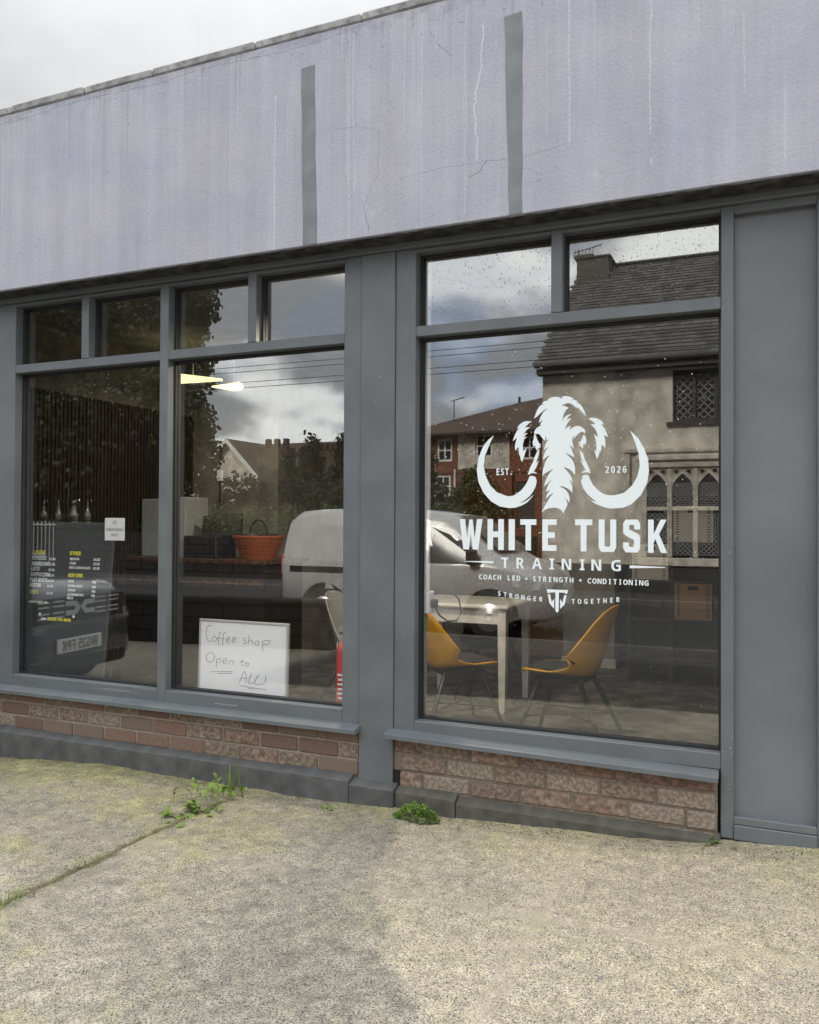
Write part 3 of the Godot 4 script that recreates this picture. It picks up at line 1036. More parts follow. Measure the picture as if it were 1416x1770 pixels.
	for e in [[-0.36, -0.355, 0.34, -0.335], [-0.36, 0.285, 0.34, 0.305], [-0.40, -0.33, -0.38, 0.28], [0.345, -0.33, 0.365, 0.28]]:
		bx("apron", V(e[0], 0.655, e[1]), V(e[2], 0.764, e[3]), M.white_wood, t)
	for e in [[-0.39, -0.335], [-0.39, 0.295], [0.352, -0.335], [0.352, 0.295]]:
		var lg := MB.new()
		var rings := []
		for q in [[0.0, 0.022], [0.60, 0.031], [0.764, 0.031]]:
			rings.append([V(e[0] - q[1], q[0], e[1] - q[1]), V(e[0] + q[1], q[0], e[1] - q[1]), V(e[0] + q[1], q[0], e[1] + q[1]), V(e[0] - q[1], q[0], e[1] + q[1])])
		lg.loft(rings, [V(e[0], 0, e[1]), V(e[0], 0.6, e[1]), V(e[0], 0.764, e[1])])
		obj("leg", lg, M.white_wood, t)
	var c0 := chair(M.mustard, M.seat_grey, "mustard yellow shell chair with black legs, right of the white table")
	c0.position = V(-1.25, 0, -1.50)
	c0.rotation.y = PI - 0.10
	copy_of(c0, "shell_chair", "mustard yellow shell chair left of the white table, cut off by the window post", V(-2.01, 0, -1.47), 0.80)
	var c2 := chair(M.seat_grey, M.seat_grey, "black shell chair behind the white table")
	c2.position = V(-2.14, 0, -2.66)
	c2.rotation.y = -PI / 2 + 0.1
	var c3 := chair(M.grey_shell, M.seat_grey, "pale grey shell chair mostly hidden beside the red extinguisher")
	c3.position = V(-2.74, 0, -1.60)
	c3.rotation.y = -0.1
	for c in [c0, c2, c3]:
		c.set_meta("group", "shell chairs around the table")
	# trunking, socket and plug by the post
	t = thing("cable_trunking", "white upright cable trunking running down beside the window post", "trunking", V(-1.676, 0, -0.155))
	bx("trunk", V(-0.013, 1.05, -0.015), V(0.013, 2.90, 0.015), M.white_plastic, t, 0.003)
	bx("socket_box", V(-0.022, 0.935, -0.05), V(0.022, 1.05, 0.03), M.white_plastic, t, 0.005)
	bx("plug", V(0.0225, 0.965, -0.03), V(0.055, 1.01, 0.005), M.black_plastic, t, 0.006)
	cb = MB.new(true)
	cb.tube([V(0.03, 1.35, -0.03), V(0.0, 1.18, -0.03), V(0.02, 1.13, -0.03), V(0.10, 1.08, -0.04), V(0.16, 1.01, -0.05), V(0.175, 0.945, -0.05), V(0.15, 0.90, -0.05), V(0.10, 0.895, -0.04), V(0.06, 0.925, -0.03), V(0.042, 0.965, -0.015)], 0.0045)
	obj("flex", cb, M.black_plastic, t)
	# fire extinguisher
	t = thing("fire_extinguisher", "red fire extinguisher standing at the right edge of the left window", "extinguisher", V(-2.222, 0.22, -0.33))
	wk = MB.new(true)
	wk.lathe([[0.0, 0.0], [0.068, 0.0], [0.072, 0.012], [0.072, 0.44], [0.062, 0.49], [0.035, 0.525], [0.02, 0.535], [0.02, 0.55], [0.0, 0.55]], Vector3(), 24)
	obj("cylinder", wk, M.red, t)
	bx("lever", V(-0.06, 0.552, -0.012), V(0.05, 0.566, 0.012), M.black_plastic, t, 0.003)
	bx("stand", V(-0.075, -0.22, -0.075), V(0.075, -0.001, 0.075), M.dark_wood, t)
	for k in 9:
		bx("print_line", V(-0.035 + 0.004 * (k % 2), 0.12 + 0.026 * k, 0.0725), V(0.03 - 0.01 * (k % 3), 0.131 + 0.026 * k, 0.0735), M.white_print, t)
	var lines := MB.new()
	for k in 10:
		var a := 3.55
		lines.box(V(-0.0735, 0.10 + 0.03 * k, -0.02), V(-0.0715, 0.112 + 0.03 * k, 0.02), Transform3D(Basis(Vector3.UP, -0.35), Vector3()))
	obj("print_lines", lines, M.white_print, t)


func wicker_box(at: Vector3, m: Material, label: String, w: float) -> void:
	var t := thing("wicker_box", label, "storage box", at, 0.0, "wicker boxes in the shelf unit")
	var h := w * 0.5
	var b := MB.new()
	b.box(V(-h, 0, -0.30), V(h, 0.012, -0.001))
	b.box(V(-h, 0.012, -0.30), V(-h + 0.012, 0.315, -0.012))
	b.box(V(h - 0.012, 0.012, -0.30), V(h, 0.315, -0.012))
	obj("box_side", b, m, t)
	var front := MB.new()
	for k in 26:
		var y := 0.0125 + k * 0.01165
		for c in [[-h, -h + 0.024], [-h + 0.05, h - 0.05], [h - 0.024, h]]:
			if c[1] - c[0] > 0.1 and y > 0.255 and y < 0.285:
				front.box(V(c[0], y, -0.011 + 0.002 * (k % 2)), V(-0.045, y + 0.0112, 0.003 * (k % 2)))
				front.box(V(0.045, y, -0.011 + 0.002 * (k % 2)), V(c[1], y + 0.0112, 0.003 * (k % 2)))
			else:
				front.box(V(c[0], y, -0.011), V(c[1], y + 0.0112, 0.003 * (k % 2)))
	stuff(obj("woven_front", front, m, t))
	var rungs := MB.new()
	for k in 13:
		for s in [-1, 1]:
			var x: float = s * (h - 0.037)
			rungs.box(V(x - 0.0128, 0.02 + k * 0.0235, -0.010), V(x + 0.0128, 0.034 + k * 0.0235, -0.001))
	stuff(obj("side_rungs", rungs, m, t))
	bx("dark_inside", V(-h + 0.013, 0.013, -0.05), V(h - 0.013, 0.31, -0.0125), M.void, t)


func chair(shell: Material, pad: Material, label: String) -> Node3D:
	var t := thing("shell_chair", label, "chair")
	# along the shell: forward, up, half width, how far the edges curl towards the sitter
	var prof := [[0.245, 0.462, 0.175, 0.0], [0.22, 0.480, 0.205, 0.004], [0.12, 0.476, 0.230, 0.010], [0.04, 0.462, 0.240, 0.024], [-0.03, 0.450, 0.247, 0.050], [-0.10, 0.440, 0.252, 0.085], [-0.168, 0.452, 0.252, 0.150], [-0.210, 0.508, 0.246, 0.155], [-0.236, 0.59, 0.232, 0.130], [-0.260, 0.68, 0.208, 0.095], [-0.285, 0.77, 0.176, 0.062], [-0.31, 0.845, 0.135, 0.034], [-0.322, 0.882, 0.085, 0.014], [-0.328, 0.897, 0.03, 0.004]]
	var make := func(off: float, n0: int, n1: int, tw: float) -> Array:
		var rows := []
		for n in range(n0, n1):
			var p: Array = prof[n]
			var a: Array = prof[maxi(n - 1, 0)]
			var b: Array = prof[mini(n + 1, prof.size() - 1)]
			var d := Vector2(b[0] - a[0], b[1] - a[1]).normalized()
			var nn := Vector2(d.y, -d.x)     # towards the sitter
			var row := []
			for k in 13:
				var s := (k / 6.0 - 1.0) * tw
				var q: Vector2 = Vector2(p[0], p[1]) + nn * (p[3] * pow(absf(s), 2.2) + off)
				row.append(V(q.x, q.y, p[2] * s))
			rows.append(row)
		return rows
	var skin := func(b: MB, rows: Array, sign: float) -> void:
		for n in rows.size() - 1:
			for k in 12:
				var o: Vector3 = (rows[n + 1][k] - rows[n][k]).cross(rows[n][k + 1] - rows[n][k]) * sign
				b.quad(rows[n][k], rows[n][k + 1], rows[n + 1][k + 1], rows[n + 1][k], o)
	var ins: Array = make.call(0.0, 0, prof.size(), 1.0)
	var outs: Array = make.call(-0.011, 0, prof.size(), 1.0)
	var b := MB.new(true)
	skin.call(b, outs, -1.0)
	skin.call(b, ins, 1.0)
	for n in prof.size() - 1:
		for k in [0, 12]:
			b.quad(ins[n][k], ins[n + 1][k], outs[n + 1][k], outs[n][k], V(0, 0, -1 if k == 0 else 1))
	for k in 12:
		b.quad(ins[0][k], ins[0][k + 1], outs[0][k + 1], outs[0][k], V(1, 0, 0))
		b.quad(ins[-1][k], ins[-1][k + 1], outs[-1][k + 1], outs[-1][k], V(0, 1, 0))
	obj("shell", b, shell, t)
	b = MB.new(true)
	skin.call(b, make.call(0.008, 1, 6, 0.78), 1.0)
	obj("seat_pad", b, pad, t)
	b = MB.new()
	b.box(V(-0.15, 0.40, -0.15), V(0.17, 0.425, 0.15), Transform3D(), 0.01)
	obj("seat_frame", b, M.black_metal, t)
	var feet := []
	for e in [[1, 1], [1, -1], [-1, 1], [-1, -1]]:
		var top := V(0.13 * e[0], 0.425, 0.135 * e[1])
		var foot := V(0.27 if e[0] > 0 else -0.32, 0.0, 0.235 * e[1])
		var lg := MB.new(true)
		lg.tube([top, foot], [0.018, 0.012], 10)
		obj("leg", lg, M.black_metal, t)
		feet.append(top.lerp(foot, 0.58))
	for e in [[0, 3], [1, 2], [0, 2]]:
		var lg := MB.new(true)
		lg.tube([feet[e[0]], feet[e[1]]], 0.0055, 6)
		obj("stretcher", lg, M.black_metal, t)
	return t


# ---------------------------------------------------------------- signs and lettering
func glyphs() -> Dictionary:
	# block capitals in a unit square
	return {
		"W": [0, 1, .24, 1, .335, .36, .43, .985, .575, .985, .665, .36, .765, 1, 1, 1, .83, 0, .585, 0, .5, .52, .415, 0, .17, 0],
		"H": [0, 0, .34, 0, .34, .41, .66, .41, .66, 0, 1, 0, 1, 1, .66, 1, .66, .6, .34, .6, .34, 1, 0, 1],
		"I": [0, 0, 1, 0, 1, 1, 0, 1],
		"T": [0, 1, 1, 1, 1, .82, .67, .82, .67, 0, .33, 0, .33, .82, 0, .82],
		"E": [0, 0, 1, 0, 1, .18, .4, .18, .4, .41, .88, .41, .88, .59, .4, .59, .4, .82, 1, .82, 1, 1, 0, 1],
		"U": [0, 1, .34, 1, .34, .2, .40, .16, .60, .16, .66, .2, .66, 1, 1, 1, 1, .13, .86, 0, .14, 0, 0, .13],
		"S": [0, .12, .14, 0, .86, 0, 1, .12, 1, .47, .9, .56, .36, .70, .36, .80, .40, .84, .62, .84, .66, .8, .66, .70, 1, .70, 1, .88, .86, 1, .14, 1, 0, .88, 0, .62, .10, .53, .64, .38, .64, .2, .6, .16, .4, .16, .34, .2, .34, .3, 0, .3],
		"K": [0, 0, .3, 0, .3, .3, .38, .42, .68, 0, 1, 0, .58, .56, .97, 1, .66, 1, .3, .56, .3, 1, 0, 1],
	}


func vinyl(called: String, pts: PackedVector2Array, parent: Node3D) -> void:
	if Geometry2D.triangulate_polygon(pts).is_empty():
		print("bad outline ", called)
		return
	var b := MB.new()
	b.prism(pts, -0.0768, -0.0758)
	obj(called, b, M.vinyl, parent)


var fonts := {}
func words(called: String, s: String, at: Vector3, cap: float, m: Material, parent: Node3D, stretch := 1.0, anchor := 0.5, bold := true, depth := 0.001) -> MeshInstance3D:
	# one line of lettering; at is its baseline, cap the height of a capital
	var key := "b" if bold else "r"
	if not fonts.has(key):
		var f := SystemFont.new()
		f.font_names = PackedStringArray(["Droid Sans"])
		f.font_weight = 700 if bold else 400
		fonts[key] = f
	var make := func(text: String) -> TextMesh:
		var t := TextMesh.new()
		t.font = fonts[key]
		t.font_size = 32
		t.pixel_size = cap / (32.0 * 0.714)
		t.depth = depth
		t.curve_step = 2.0
		t.text = text
		return t
	var ref: AABB = make.call("H").get_aabb()
	var mesh: TextMesh = make.call(s)
	var box := mesh.get_aabb()
	var o := obj(called, mesh, m, parent)
	o.scale = V(stretch, 1, 1)
	o.position = at - V((box.position.x + box.size.x * anchor) * stretch, ref.position.y, 0)
	return o


func spread(called: String, s: String, x0: float, x1: float, y0: float, y1: float, cap: float, parent: Node3D, stretch: float, sag := 0.0) -> void:
	# letters set apart, their centres from x0 to x1 on a line from y0 to y1
	for k in s.length():
		if s[k] == " ":
			continue
		var t := k / maxf(s.length() - 1.0, 1.0)
		words(called, s[k], V(lerpf(x0, x1, t), lerpf(y0, y1, t) + sag * 4.0 * t * (1.0 - t), -0.0763), cap, M.vinyl, parent, stretch)


func build_signs() -> void:
	var v := thing("window_sign", "white mammoth emblem and training studio lettering stuck on the right window", "window sign")
	var outlines := [
		["mammoth_head", [-1.084,1.917,-1.076,1.938,-1.067,1.960,-1.053,1.979,-1.031,1.988,-1.047,1.987,-1.033,1.999,-1.007,2.004,-1.018,2.006,-1.002,2.014,-.984,2.018,-.968,2.017,-.956,2.013,-.945,2.006,-.946,2.017,-.930,2.019,-.912,2.016,-.888,2.005,-.899,2.002,-.881,1.997,-.865,1.986,-.879,1.987,-.859,1.977,-.848,1.962,-.838,1.942,-.830,1.916,-.850,1.939,-.863,1.955,-.875,1.964,-.871,1.953,-.881,1.964,-.895,1.976,-.908,1.983,-.920,1.984,-.934,1.980,-.950,1.972,-.934,1.972,-.913,1.962,-.926,1.951,-.938,1.930,-.943,1.897,-.934,1.916,-.918,1.928,-.899,1.932,-.912,1.921,-.924,1.903,-.912,1.910,-.899,1.911,-.914,1.895,-.924,1.878,-.930,1.859,-.920,1.868,-.902,1.874,-.909,1.854,-.898,1.863,-.884,1.871,-.869,1.873,-.855,1.869,-.842,1.859,-.833,1.850,-.836,1.834,-.841,1.841,-.849,1.845,-.861,1.839,-.875,1.827,-.888,1.812,-.889,1.830,-.895,1.810,-.895,1.795,-.891,1.781,-.888,1.766,-.898,1.775,-.910,1.783,-.900,1.768,-.894,1.749,-.890,1.737,-.885,1.722,-.898,1.731,-.916,1.741,-.930,1.745,-.914,1.732,-.898,1.716,-.888,1.698,-.882,1.674,-.881,1.655,-.882,1.637,-.894,1.655,-.911,1.669,-.925,1.675,-.939,1.677,-.925,1.665,-.909,1.646,-.897,1.624,-.890,1.599,-.899,1.610,-.910,1.618,-.899,1.599,-.895,1.583,-.894,1.554,-.907,1.569,-.923,1.579,-.941,1.586,-.961,1.587,-.945,1.581,-.929,1.570,-.915,1.554,-.908,1.534,-.907,1.521,-.910,1.506,-.919,1.521,-.936,1.534,-.925,1.523,-.918,1.507,-.919,1.493,-.928,1.476,-.938,1.456,-.946,1.470,-.956,1.477,-.970,1.482,-.987,1.484,-1.007,1.481,-1.025,1.474,-1.044,1.462,-1.031,1.488,-1.017,1.511,-1.003,1.533,-.984,1.557,-1.005,1.545,-1.023,1.527,-1.018,1.547,-1.001,1.571,-1.015,1.563,-1.021,1.559,-1.019,1.575,-1.009,1.600,-.990,1.621,-1.011,1.606,-1.032,1.585,-1.028,1.606,-1.017,1.632,-1.003,1.653,-.985,1.671,-1.007,1.661,-1.027,1.650,-1.040,1.638,-1.039,1.658,-1.035,1.678,-1.028,1.701,-1.016,1.723,-1.002,1.737,-1.020,1.729,-1.038,1.715,-1.034,1.737,-1.026,1.757,-1.010,1.779,-1.033,1.763,-1.028,1.785,-1.020,1.801,-1.007,1.816,-1.020,1.809,-1.023,1.825,-1.027,1.825,-1.027,1.809,-1.030,1.809,-1.044,1.824,-1.056,1.840,-1.066,1.843,-1.075,1.841,-1.082,1.839,-1.082,1.853,-1.073,1.868,-1.060,1.877,-1.044,1.884,-1.054,1.885,-1.040,1.909,-1.060,1.896,-1.052,1.921,-1.038,1.944,-1.013,1.965,-1.034,1.956,-1.055,1.939,-1.069,1.926]],
		["eye_patch", [-1.083,1.838,-1.075,1.837,-1.068,1.815,-1.056,1.794,-1.046,1.791,-1.057,1.786,-1.047,1.781,-1.060,1.771,-1.070,1.761,-1.078,1.787,-1.084,1.779,-1.089,1.793,-1.089,1.805,-1.083,1.823]],
		["eye_patch", [-.841,1.830,-.832,1.820,-.828,1.802,-.830,1.789,-.834,1.778,-.838,1.789,-.841,1.787,-.848,1.761,-.854,1.776,-.866,1.780,-.853,1.787,-.868,1.792,-.855,1.799,-.848,1.815]],
		["ear", [-1.093,1.904,-1.109,1.896,-1.131,1.877,-1.118,1.877,-1.102,1.876,-1.120,1.864,-1.137,1.841,-1.126,1.848,-1.114,1.848,-1.126,1.839,-1.136,1.826,-1.120,1.832,-1.132,1.819,-1.140,1.793,-1.136,1.761,-1.119,1.776,-1.126,1.755,-1.134,1.728,-1.142,1.708,-1.148,1.716,-1.153,1.742,-1.157,1.740,-1.161,1.782,-1.177,1.764,-1.179,1.784,-1.175,1.806,-1.168,1.828,-1.190,1.811,-1.183,1.833,-1.171,1.858,-1.157,1.876,-1.170,1.872,-1.157,1.890,-1.138,1.903,-1.120,1.907]],
		["ear", [-.821,1.906,-.807,1.909,-.789,1.908,-.772,1.902,-.757,1.892,-.744,1.874,-.759,1.876,-.745,1.859,-.734,1.839,-.726,1.814,-.747,1.825,-.740,1.805,-.739,1.786,-.739,1.764,-.757,1.782,-.757,1.765,-.760,1.742,-.765,1.756,-.767,1.736,-.778,1.713,-.783,1.727,-.791,1.758,-.781,1.748,-.781,1.772,-.782,1.791,-.787,1.814,-.794,1.831,-.774,1.816,-.778,1.837,-.789,1.859,-.809,1.877,-.793,1.878,-.784,1.877,-.797,1.890]],
		["cheek_tuft", [-1.055,1.769,-1.060,1.738,-1.073,1.700,-1.058,1.713,-1.072,1.678,-1.084,1.659,-1.076,1.657,-1.066,1.649,-1.084,1.652,-1.096,1.651,-1.114,1.643,-1.103,1.677,-1.088,1.705,-1.076,1.738,-1.066,1.758]],
		["tusk", [-1.104,1.637,-1.092,1.639,-1.076,1.634,-1.072,1.623,-1.069,1.611,-1.074,1.587,-1.086,1.563,-1.104,1.540,-1.129,1.520,-1.159,1.505,-1.124,1.516,-1.104,1.530,-1.084,1.547,-1.096,1.530,-1.116,1.510,-1.145,1.494,-1.176,1.484,-1.207,1.482,-1.254,1.490,-1.301,1.516,-1.342,1.562,-1.367,1.614,-1.376,1.673,-1.367,1.732,-1.343,1.790,-1.316,1.822,-1.288,1.842,-1.309,1.802,-1.333,1.744,-1.340,1.692,-1.329,1.640,-1.305,1.594,-1.271,1.561,-1.227,1.544,-1.207,1.540,-1.186,1.543,-1.166,1.554,-1.145,1.570,-1.125,1.594,-1.113,1.615]],
		["cheek_tuft", [-.858,1.759,-.851,1.749,-.843,1.737,-.835,1.712,-.822,1.686,-.812,1.663,-.808,1.644,-.820,1.650,-.835,1.651,-.853,1.648,-.843,1.656,-.830,1.660,-.841,1.679,-.859,1.711,-.843,1.698,-.852,1.716,-.857,1.742]],
		["tusk", [-.846,1.635,-.831,1.639,-.817,1.636,-.810,1.617,-.796,1.591,-.775,1.568,-.752,1.550,-.728,1.542,-.700,1.540,-.652,1.552,-.616,1.585,-.592,1.627,-.581,1.675,-.587,1.735,-.602,1.784,-.625,1.842,-.587,1.802,-.560,1.753,-.544,1.704,-.540,1.650,-.548,1.596,-.575,1.542,-.616,1.500,-.657,1.482,-.706,1.479,-.727,1.481,-.758,1.490,-.789,1.504,-.816,1.524,-.840,1.548,-.827,1.536,-.808,1.520,-.777,1.509,-.800,1.526,-.823,1.547,-.841,1.572,-.851,1.600,-.854,1.611,-.849,1.617]],
		["emblem", [-1.018,1.090,-.914,1.090,-.918,1.072,-.925,1.072,-.932,1.077,-.958,1.077,-.959,.989,-.966,.979,-.975,.989,-.975,1.077,-.999,1.076,-1.006,1.073,-1.014,1.073]],
		["emblem_wing", [-1.012,1.066,-1.001,1.067,-.993,1.031,-.981,1.046,-.981,.999,-1.004,1.023]],
		["emblem_wing", [-.921,1.065,-.931,1.065,-.941,1.029,-.952,1.047,-.952,.998,-.930,1.021]],
		["dash", [-1.439,1.216,-1.286,1.220,-1.286,1.209,-1.439,1.214]],
		["dash", [-.626,1.215,-.468,1.211,-.468,1.208,-.626,1.202]],
	]
	for e in outlines:
		vinyl(e[0], pairs(e[1]), v)
	var g := glyphs()
	for e in [["W", -1.466, -1.345], ["H", -1.318, -1.234], ["I", -1.209, -1.178], ["T", -1.150, -1.070], ["E", -1.040, -0.970], ["T", -0.881, -0.799], ["U", -0.769, -0.688], ["S", -0.656, -0.579], ["K", -0.544, -0.459]]:
		var src: Array = g[e[0]]
		var p := PackedVector2Array()
		for n in range(0, src.size(), 2):
			p.append(Vector2(lerpf(e[1], e[2], src[n]), lerpf(1.2755, 1.4275, src[n + 1])))
		vinyl("letter", p, v)
	var tx := [-1.228, -1.149, -1.066, -0.993, -0.922, -0.847, -0.780, -0.688]
	for k in 8:
		words("letter", "TRAINING"[k], V(tx[k], 1.1865, -0.0763), 0.052, M.vinyl, v, 1.02)
	spread("letter", "COACH LED", -1.353, -1.158, 1.1275, 1.1268, 0.0245, v, 0.92)
	spread("letter", "STRENGTH", -1.078, -0.897, 1.1265, 1.1255, 0.0245, v, 0.92)
	spread("letter", "CONDITIONING", -0.812, -0.550, 1.125, 1.1235, 0.0245, v, 0.92)
	for x in [-1.119, -0.855]:
		var d := CylinderMesh.new()
		d.top_radius = 0.0055
		d.bottom_radius = 0.0055
		d.height = 0.001
		var o := obj("dot", d, M.vinyl, v)
		o.rotation.x = PI / 2
		o.position = V(x, 1.138, -0.0763)
	spread("letter", "STRONGER", -1.256, -1.046, 1.0495, 1.0295, 0.0225, v, 0.88, -0.003)
	spread("letter", "TOGETHER", -0.889, -0.679, 1.0255, 1.0430, 0.0225, v, 0.88, -0.003)
	spread("letter", "EST.", -1.265, -1.197, 1.645, 1.645, 0.033, v, 0.8)
	spread("letter", "2026", -0.730, -0.650, 1.646, 1.646, 0.031, v, 0.85)

	# dried splashes and raindrops on the panes
	var b := MB.new()
	for k in 430:
		var x := rng.randf_range(-1.62, -0.28)
		var y := rng.randf_range(1.25, 2.10)
		if rng.randf() < 0.65:
			x = clampf(rng.randfn(-0.95, 0.30), -1.6, -0.3)
			y = clampf(rng.randfn(1.83, 0.17), 1.0, 2.25)
		splash(b, x, y, rng.randf_range(0.0008, 0.0030), -0.0766)
	for k in 60:
		splash(b, rng.randf_range(-4.3, -3.5), clampf(rng.randfn(2.22, 0.04), 1.9, 2.33), rng.randf_range(0.0008, 0.0022), -0.0766)
	for k in 70:
		splash(b, rng.randf_range(-1.6, -0.3), rng.randf_range(0.45, 1.2), rng.randf_range(0.0006, 0.0016), -0.0766)
	var o := obj("dried_splashes", b, M.splash)
	stuff(tag(o, "pale dried splash specks scattered over the shop windows", "specks"))
	b = MB.new()
	for k in 560:
		var left := rng.randf() < 0.45
		var x := rng.randf_range(-1.64, -0.99) if left else rng.randf_range(-0.9, -0.25)
		splash(b, x, rng.randf_range(2.44, 2.76), rng.randf_range(0.0010, 0.0028), -0.0766, rng.randf_range(1.0, 2.4))
	o = obj("raindrops", b, M.raindrop)
	stuff(tag(o, "raindrops clinging to the two upper panes of the right window", "raindrops"))

	b = MB.new()
	for k in 60:
		var w := rng.randi() % 4
		var x := rng.randf_range(-4.6, -0.2)
		var y := 2.378
		var z := -0.0015
		if w == 0:
			y = 0.352 + rng.randf_range(0.004, 0.07)
		elif w == 1:
			y = rng.randf_range(2.36, 2.40)
		elif w == 2:
			x = [-2.04, -1.89, -1.74, -0.2][rng.randi() % 4] + rng.randf_range(-0.02, 0.02)
			y = rng.randf_range(0.4, 2.7)
			z = 0.0005 if x < -1.985 or x > -1.792 else 0.0125
		else:
			x = rng.randf_range(-0.225, -0.175)
			y = rng.randf_range(0.1, 0.6)
			z = 0.0005
		splash(b, x, y, rng.randf_range(0.0005, 0.0015), z, rng.randf_range(0.6, 2.0))
	for e in [[-3.80, -3.45, 0.395], [-3.72, -3.5, 0.402], [-2.9, -2.75, 0.385]]:
		for k in 40:
			var t := k / 39.0
			splash(b, lerpf(e[0], e[1], t), e[2] + 0.001 * sin(t * 9.0), 0.0013, -0.0015)
	o = obj("paint_chips", b, M.splash)
	stuff(tag(o, "pale chips and scratches in the grey paint of the window frames", "paint chips"))

	# letter board menu leaning behind the left window
	var t := thing("menu_board", "black letter board with white and yellow coffee prices leaning in the left window", "menu board", V(-4.22, 0.418, -0.131))
	t.rotation.x = -0.0918
	bx("board", V(-0.44, -0.01, -0.022), V(0.372, 0.985, -0.003), M.board_black, t, 0.004)
	var ribs := MB.new()
	for k in 120:
		ribs.box(V(-0.43, k * 0.0081, -0.0032), V(0.365, k * 0.0081 + 0.0042, 0.0))
	stuff(obj("ridged_felt", ribs, M.board_black, t))
	var put := func(s: String, x: float, y: float, cap: float, m: Material, stretch := 0.8, anchor := 0.0) -> void:
		words("lettering", s, V(x + 4.22, (y - 0.418) * 1.0042, 0.0012), cap * 1.1, m, t, stretch, anchor)
	put.call("COFFEE", -4.527, 1.186, 0.024, M.yellow_print, 0.85)
	var rows := [["EXPRESSO", "£2.40", 1.150], ["AMERICANO", "£2.70", 1.114], ["LATTE", "£3.70", 1.079], ["CAPPUCCINO", "£3.70", 1.043], ["FLAT WHITE", "£3.70", 1.008], ["MOCHA", "£3.70", 0.974]]
	for r in rows:
		put.call(r[0], -4.526, r[2], 0.0225, M.white_print, 0.78)
		put.call(r[1], -4.372, r[2] + 0.001, 0.0135, M.white_print, 1.0)
	put.call("TEA'S", -4.524, 0.927, 0.023, M.yellow_print, 0.85)
	put.call("£2.70", -4.372, 0.929, 0.0135, M.white_print, 1.0)
	put.call("SMOOTHIE'S  £4", -4.524, 0.868, 0.014, M.white_print, 1.0)
	put.call("OTHER", -4.20, 1.186, 0.023, M.yellow_print, 0.85)
	for r in [["MACHA", "£4.20", 1.155], ["CHAI", "£3.50", 1.127], ["HOT CHOCOLATE", "£3.30", 1.099]]:
		put.call(r[0], -4.193, r[2], 0.0145, M.white_print, 1.0)
		put.call(r[1], -3.993, r[2], 0.0145, M.white_print, 0.95)
	put.call("ADD ONS", -4.20, 1.046, 0.022, M.yellow_print, 0.85)
	for r in [["ICED", "50p", 1.012], ["EXTRA SHOT", "50p", 0.982], ["SYRUP", "50p", 0.955], ["ALTERNATIVE", "40p", 0.927], ["MILK", "", 0.905]]:
		put.call(r[0], -4.192, r[2], 0.014, M.white_print, 1.0)
		if r[1]:
			put.call(r[1], -3.991, r[2], 0.014, M.white_print, 0.9)
	put.call("*", -4.428, 0.775, 0.03, M.white_print, 1.0)
	put.call("See", -4.402, 0.762, 0.017, M.white_print, 1.0)
	put.call("INSIDE", -4.345, 0.762, 0.018, M.yellow_print, 0.85)
	put.call("FOR", -4.258, 0.762, 0.017, M.yellow_print, 0.85)
	put.call("MoRe", -4.205, 0.762, 0.018, M.yellow_print, 0.85)
	put.call("*", -4.135, 0.772, 0.03, M.white_print, 1.0)

	# a paper note stuck inside, read from the shop
	t = thing("paper_note", "small white paper note with backward writing taped inside the left window", "note", V(-3.72, 1.36, -0.088))
	bx("sheet", V(-0.078, -0.070, -0.0008), V(0.078, 0.068, 0.0008), M.paper, t)
	for e in [["Co", 0.030, 0.024], ["Sarah Hulme", -0.012, 0.020], ["Court", -0.045, 0.020]]:
		var w := words("lettering", e[0], V(0, e[1], 0.0012), e[2], M.ink, t, 0.82, 0.5, false, 0.0006)
		w.scale.x = -0.82
		w.position.x = -w.position.x

	# whiteboard with handwriting
	t = thing("whiteboard", "framed whiteboard with handwritten coffee shop notice standing on the window sill", "whiteboard", V(-2.807, 0.6165, -0.130))
	t.rotation.x = -0.03
	bx("board", V(-0.292, -0.210, -0.012), V(0.292, 0.208, 0.0), M.whiteboard, t)
	for e in [[-0.306, -0.224, 0.306, -0.209], [-0.306, 0.207, 0.306, 0.222], [-0.306, -0.2088, -0.291, 0.2068], [0.291, -0.2088, 0.306, 0.2068]]:
		bx("frame_strip", V(e[0], e[1], -0.016), V(e[2], e[3], 0.005), M.aluminium, t, 0.003)
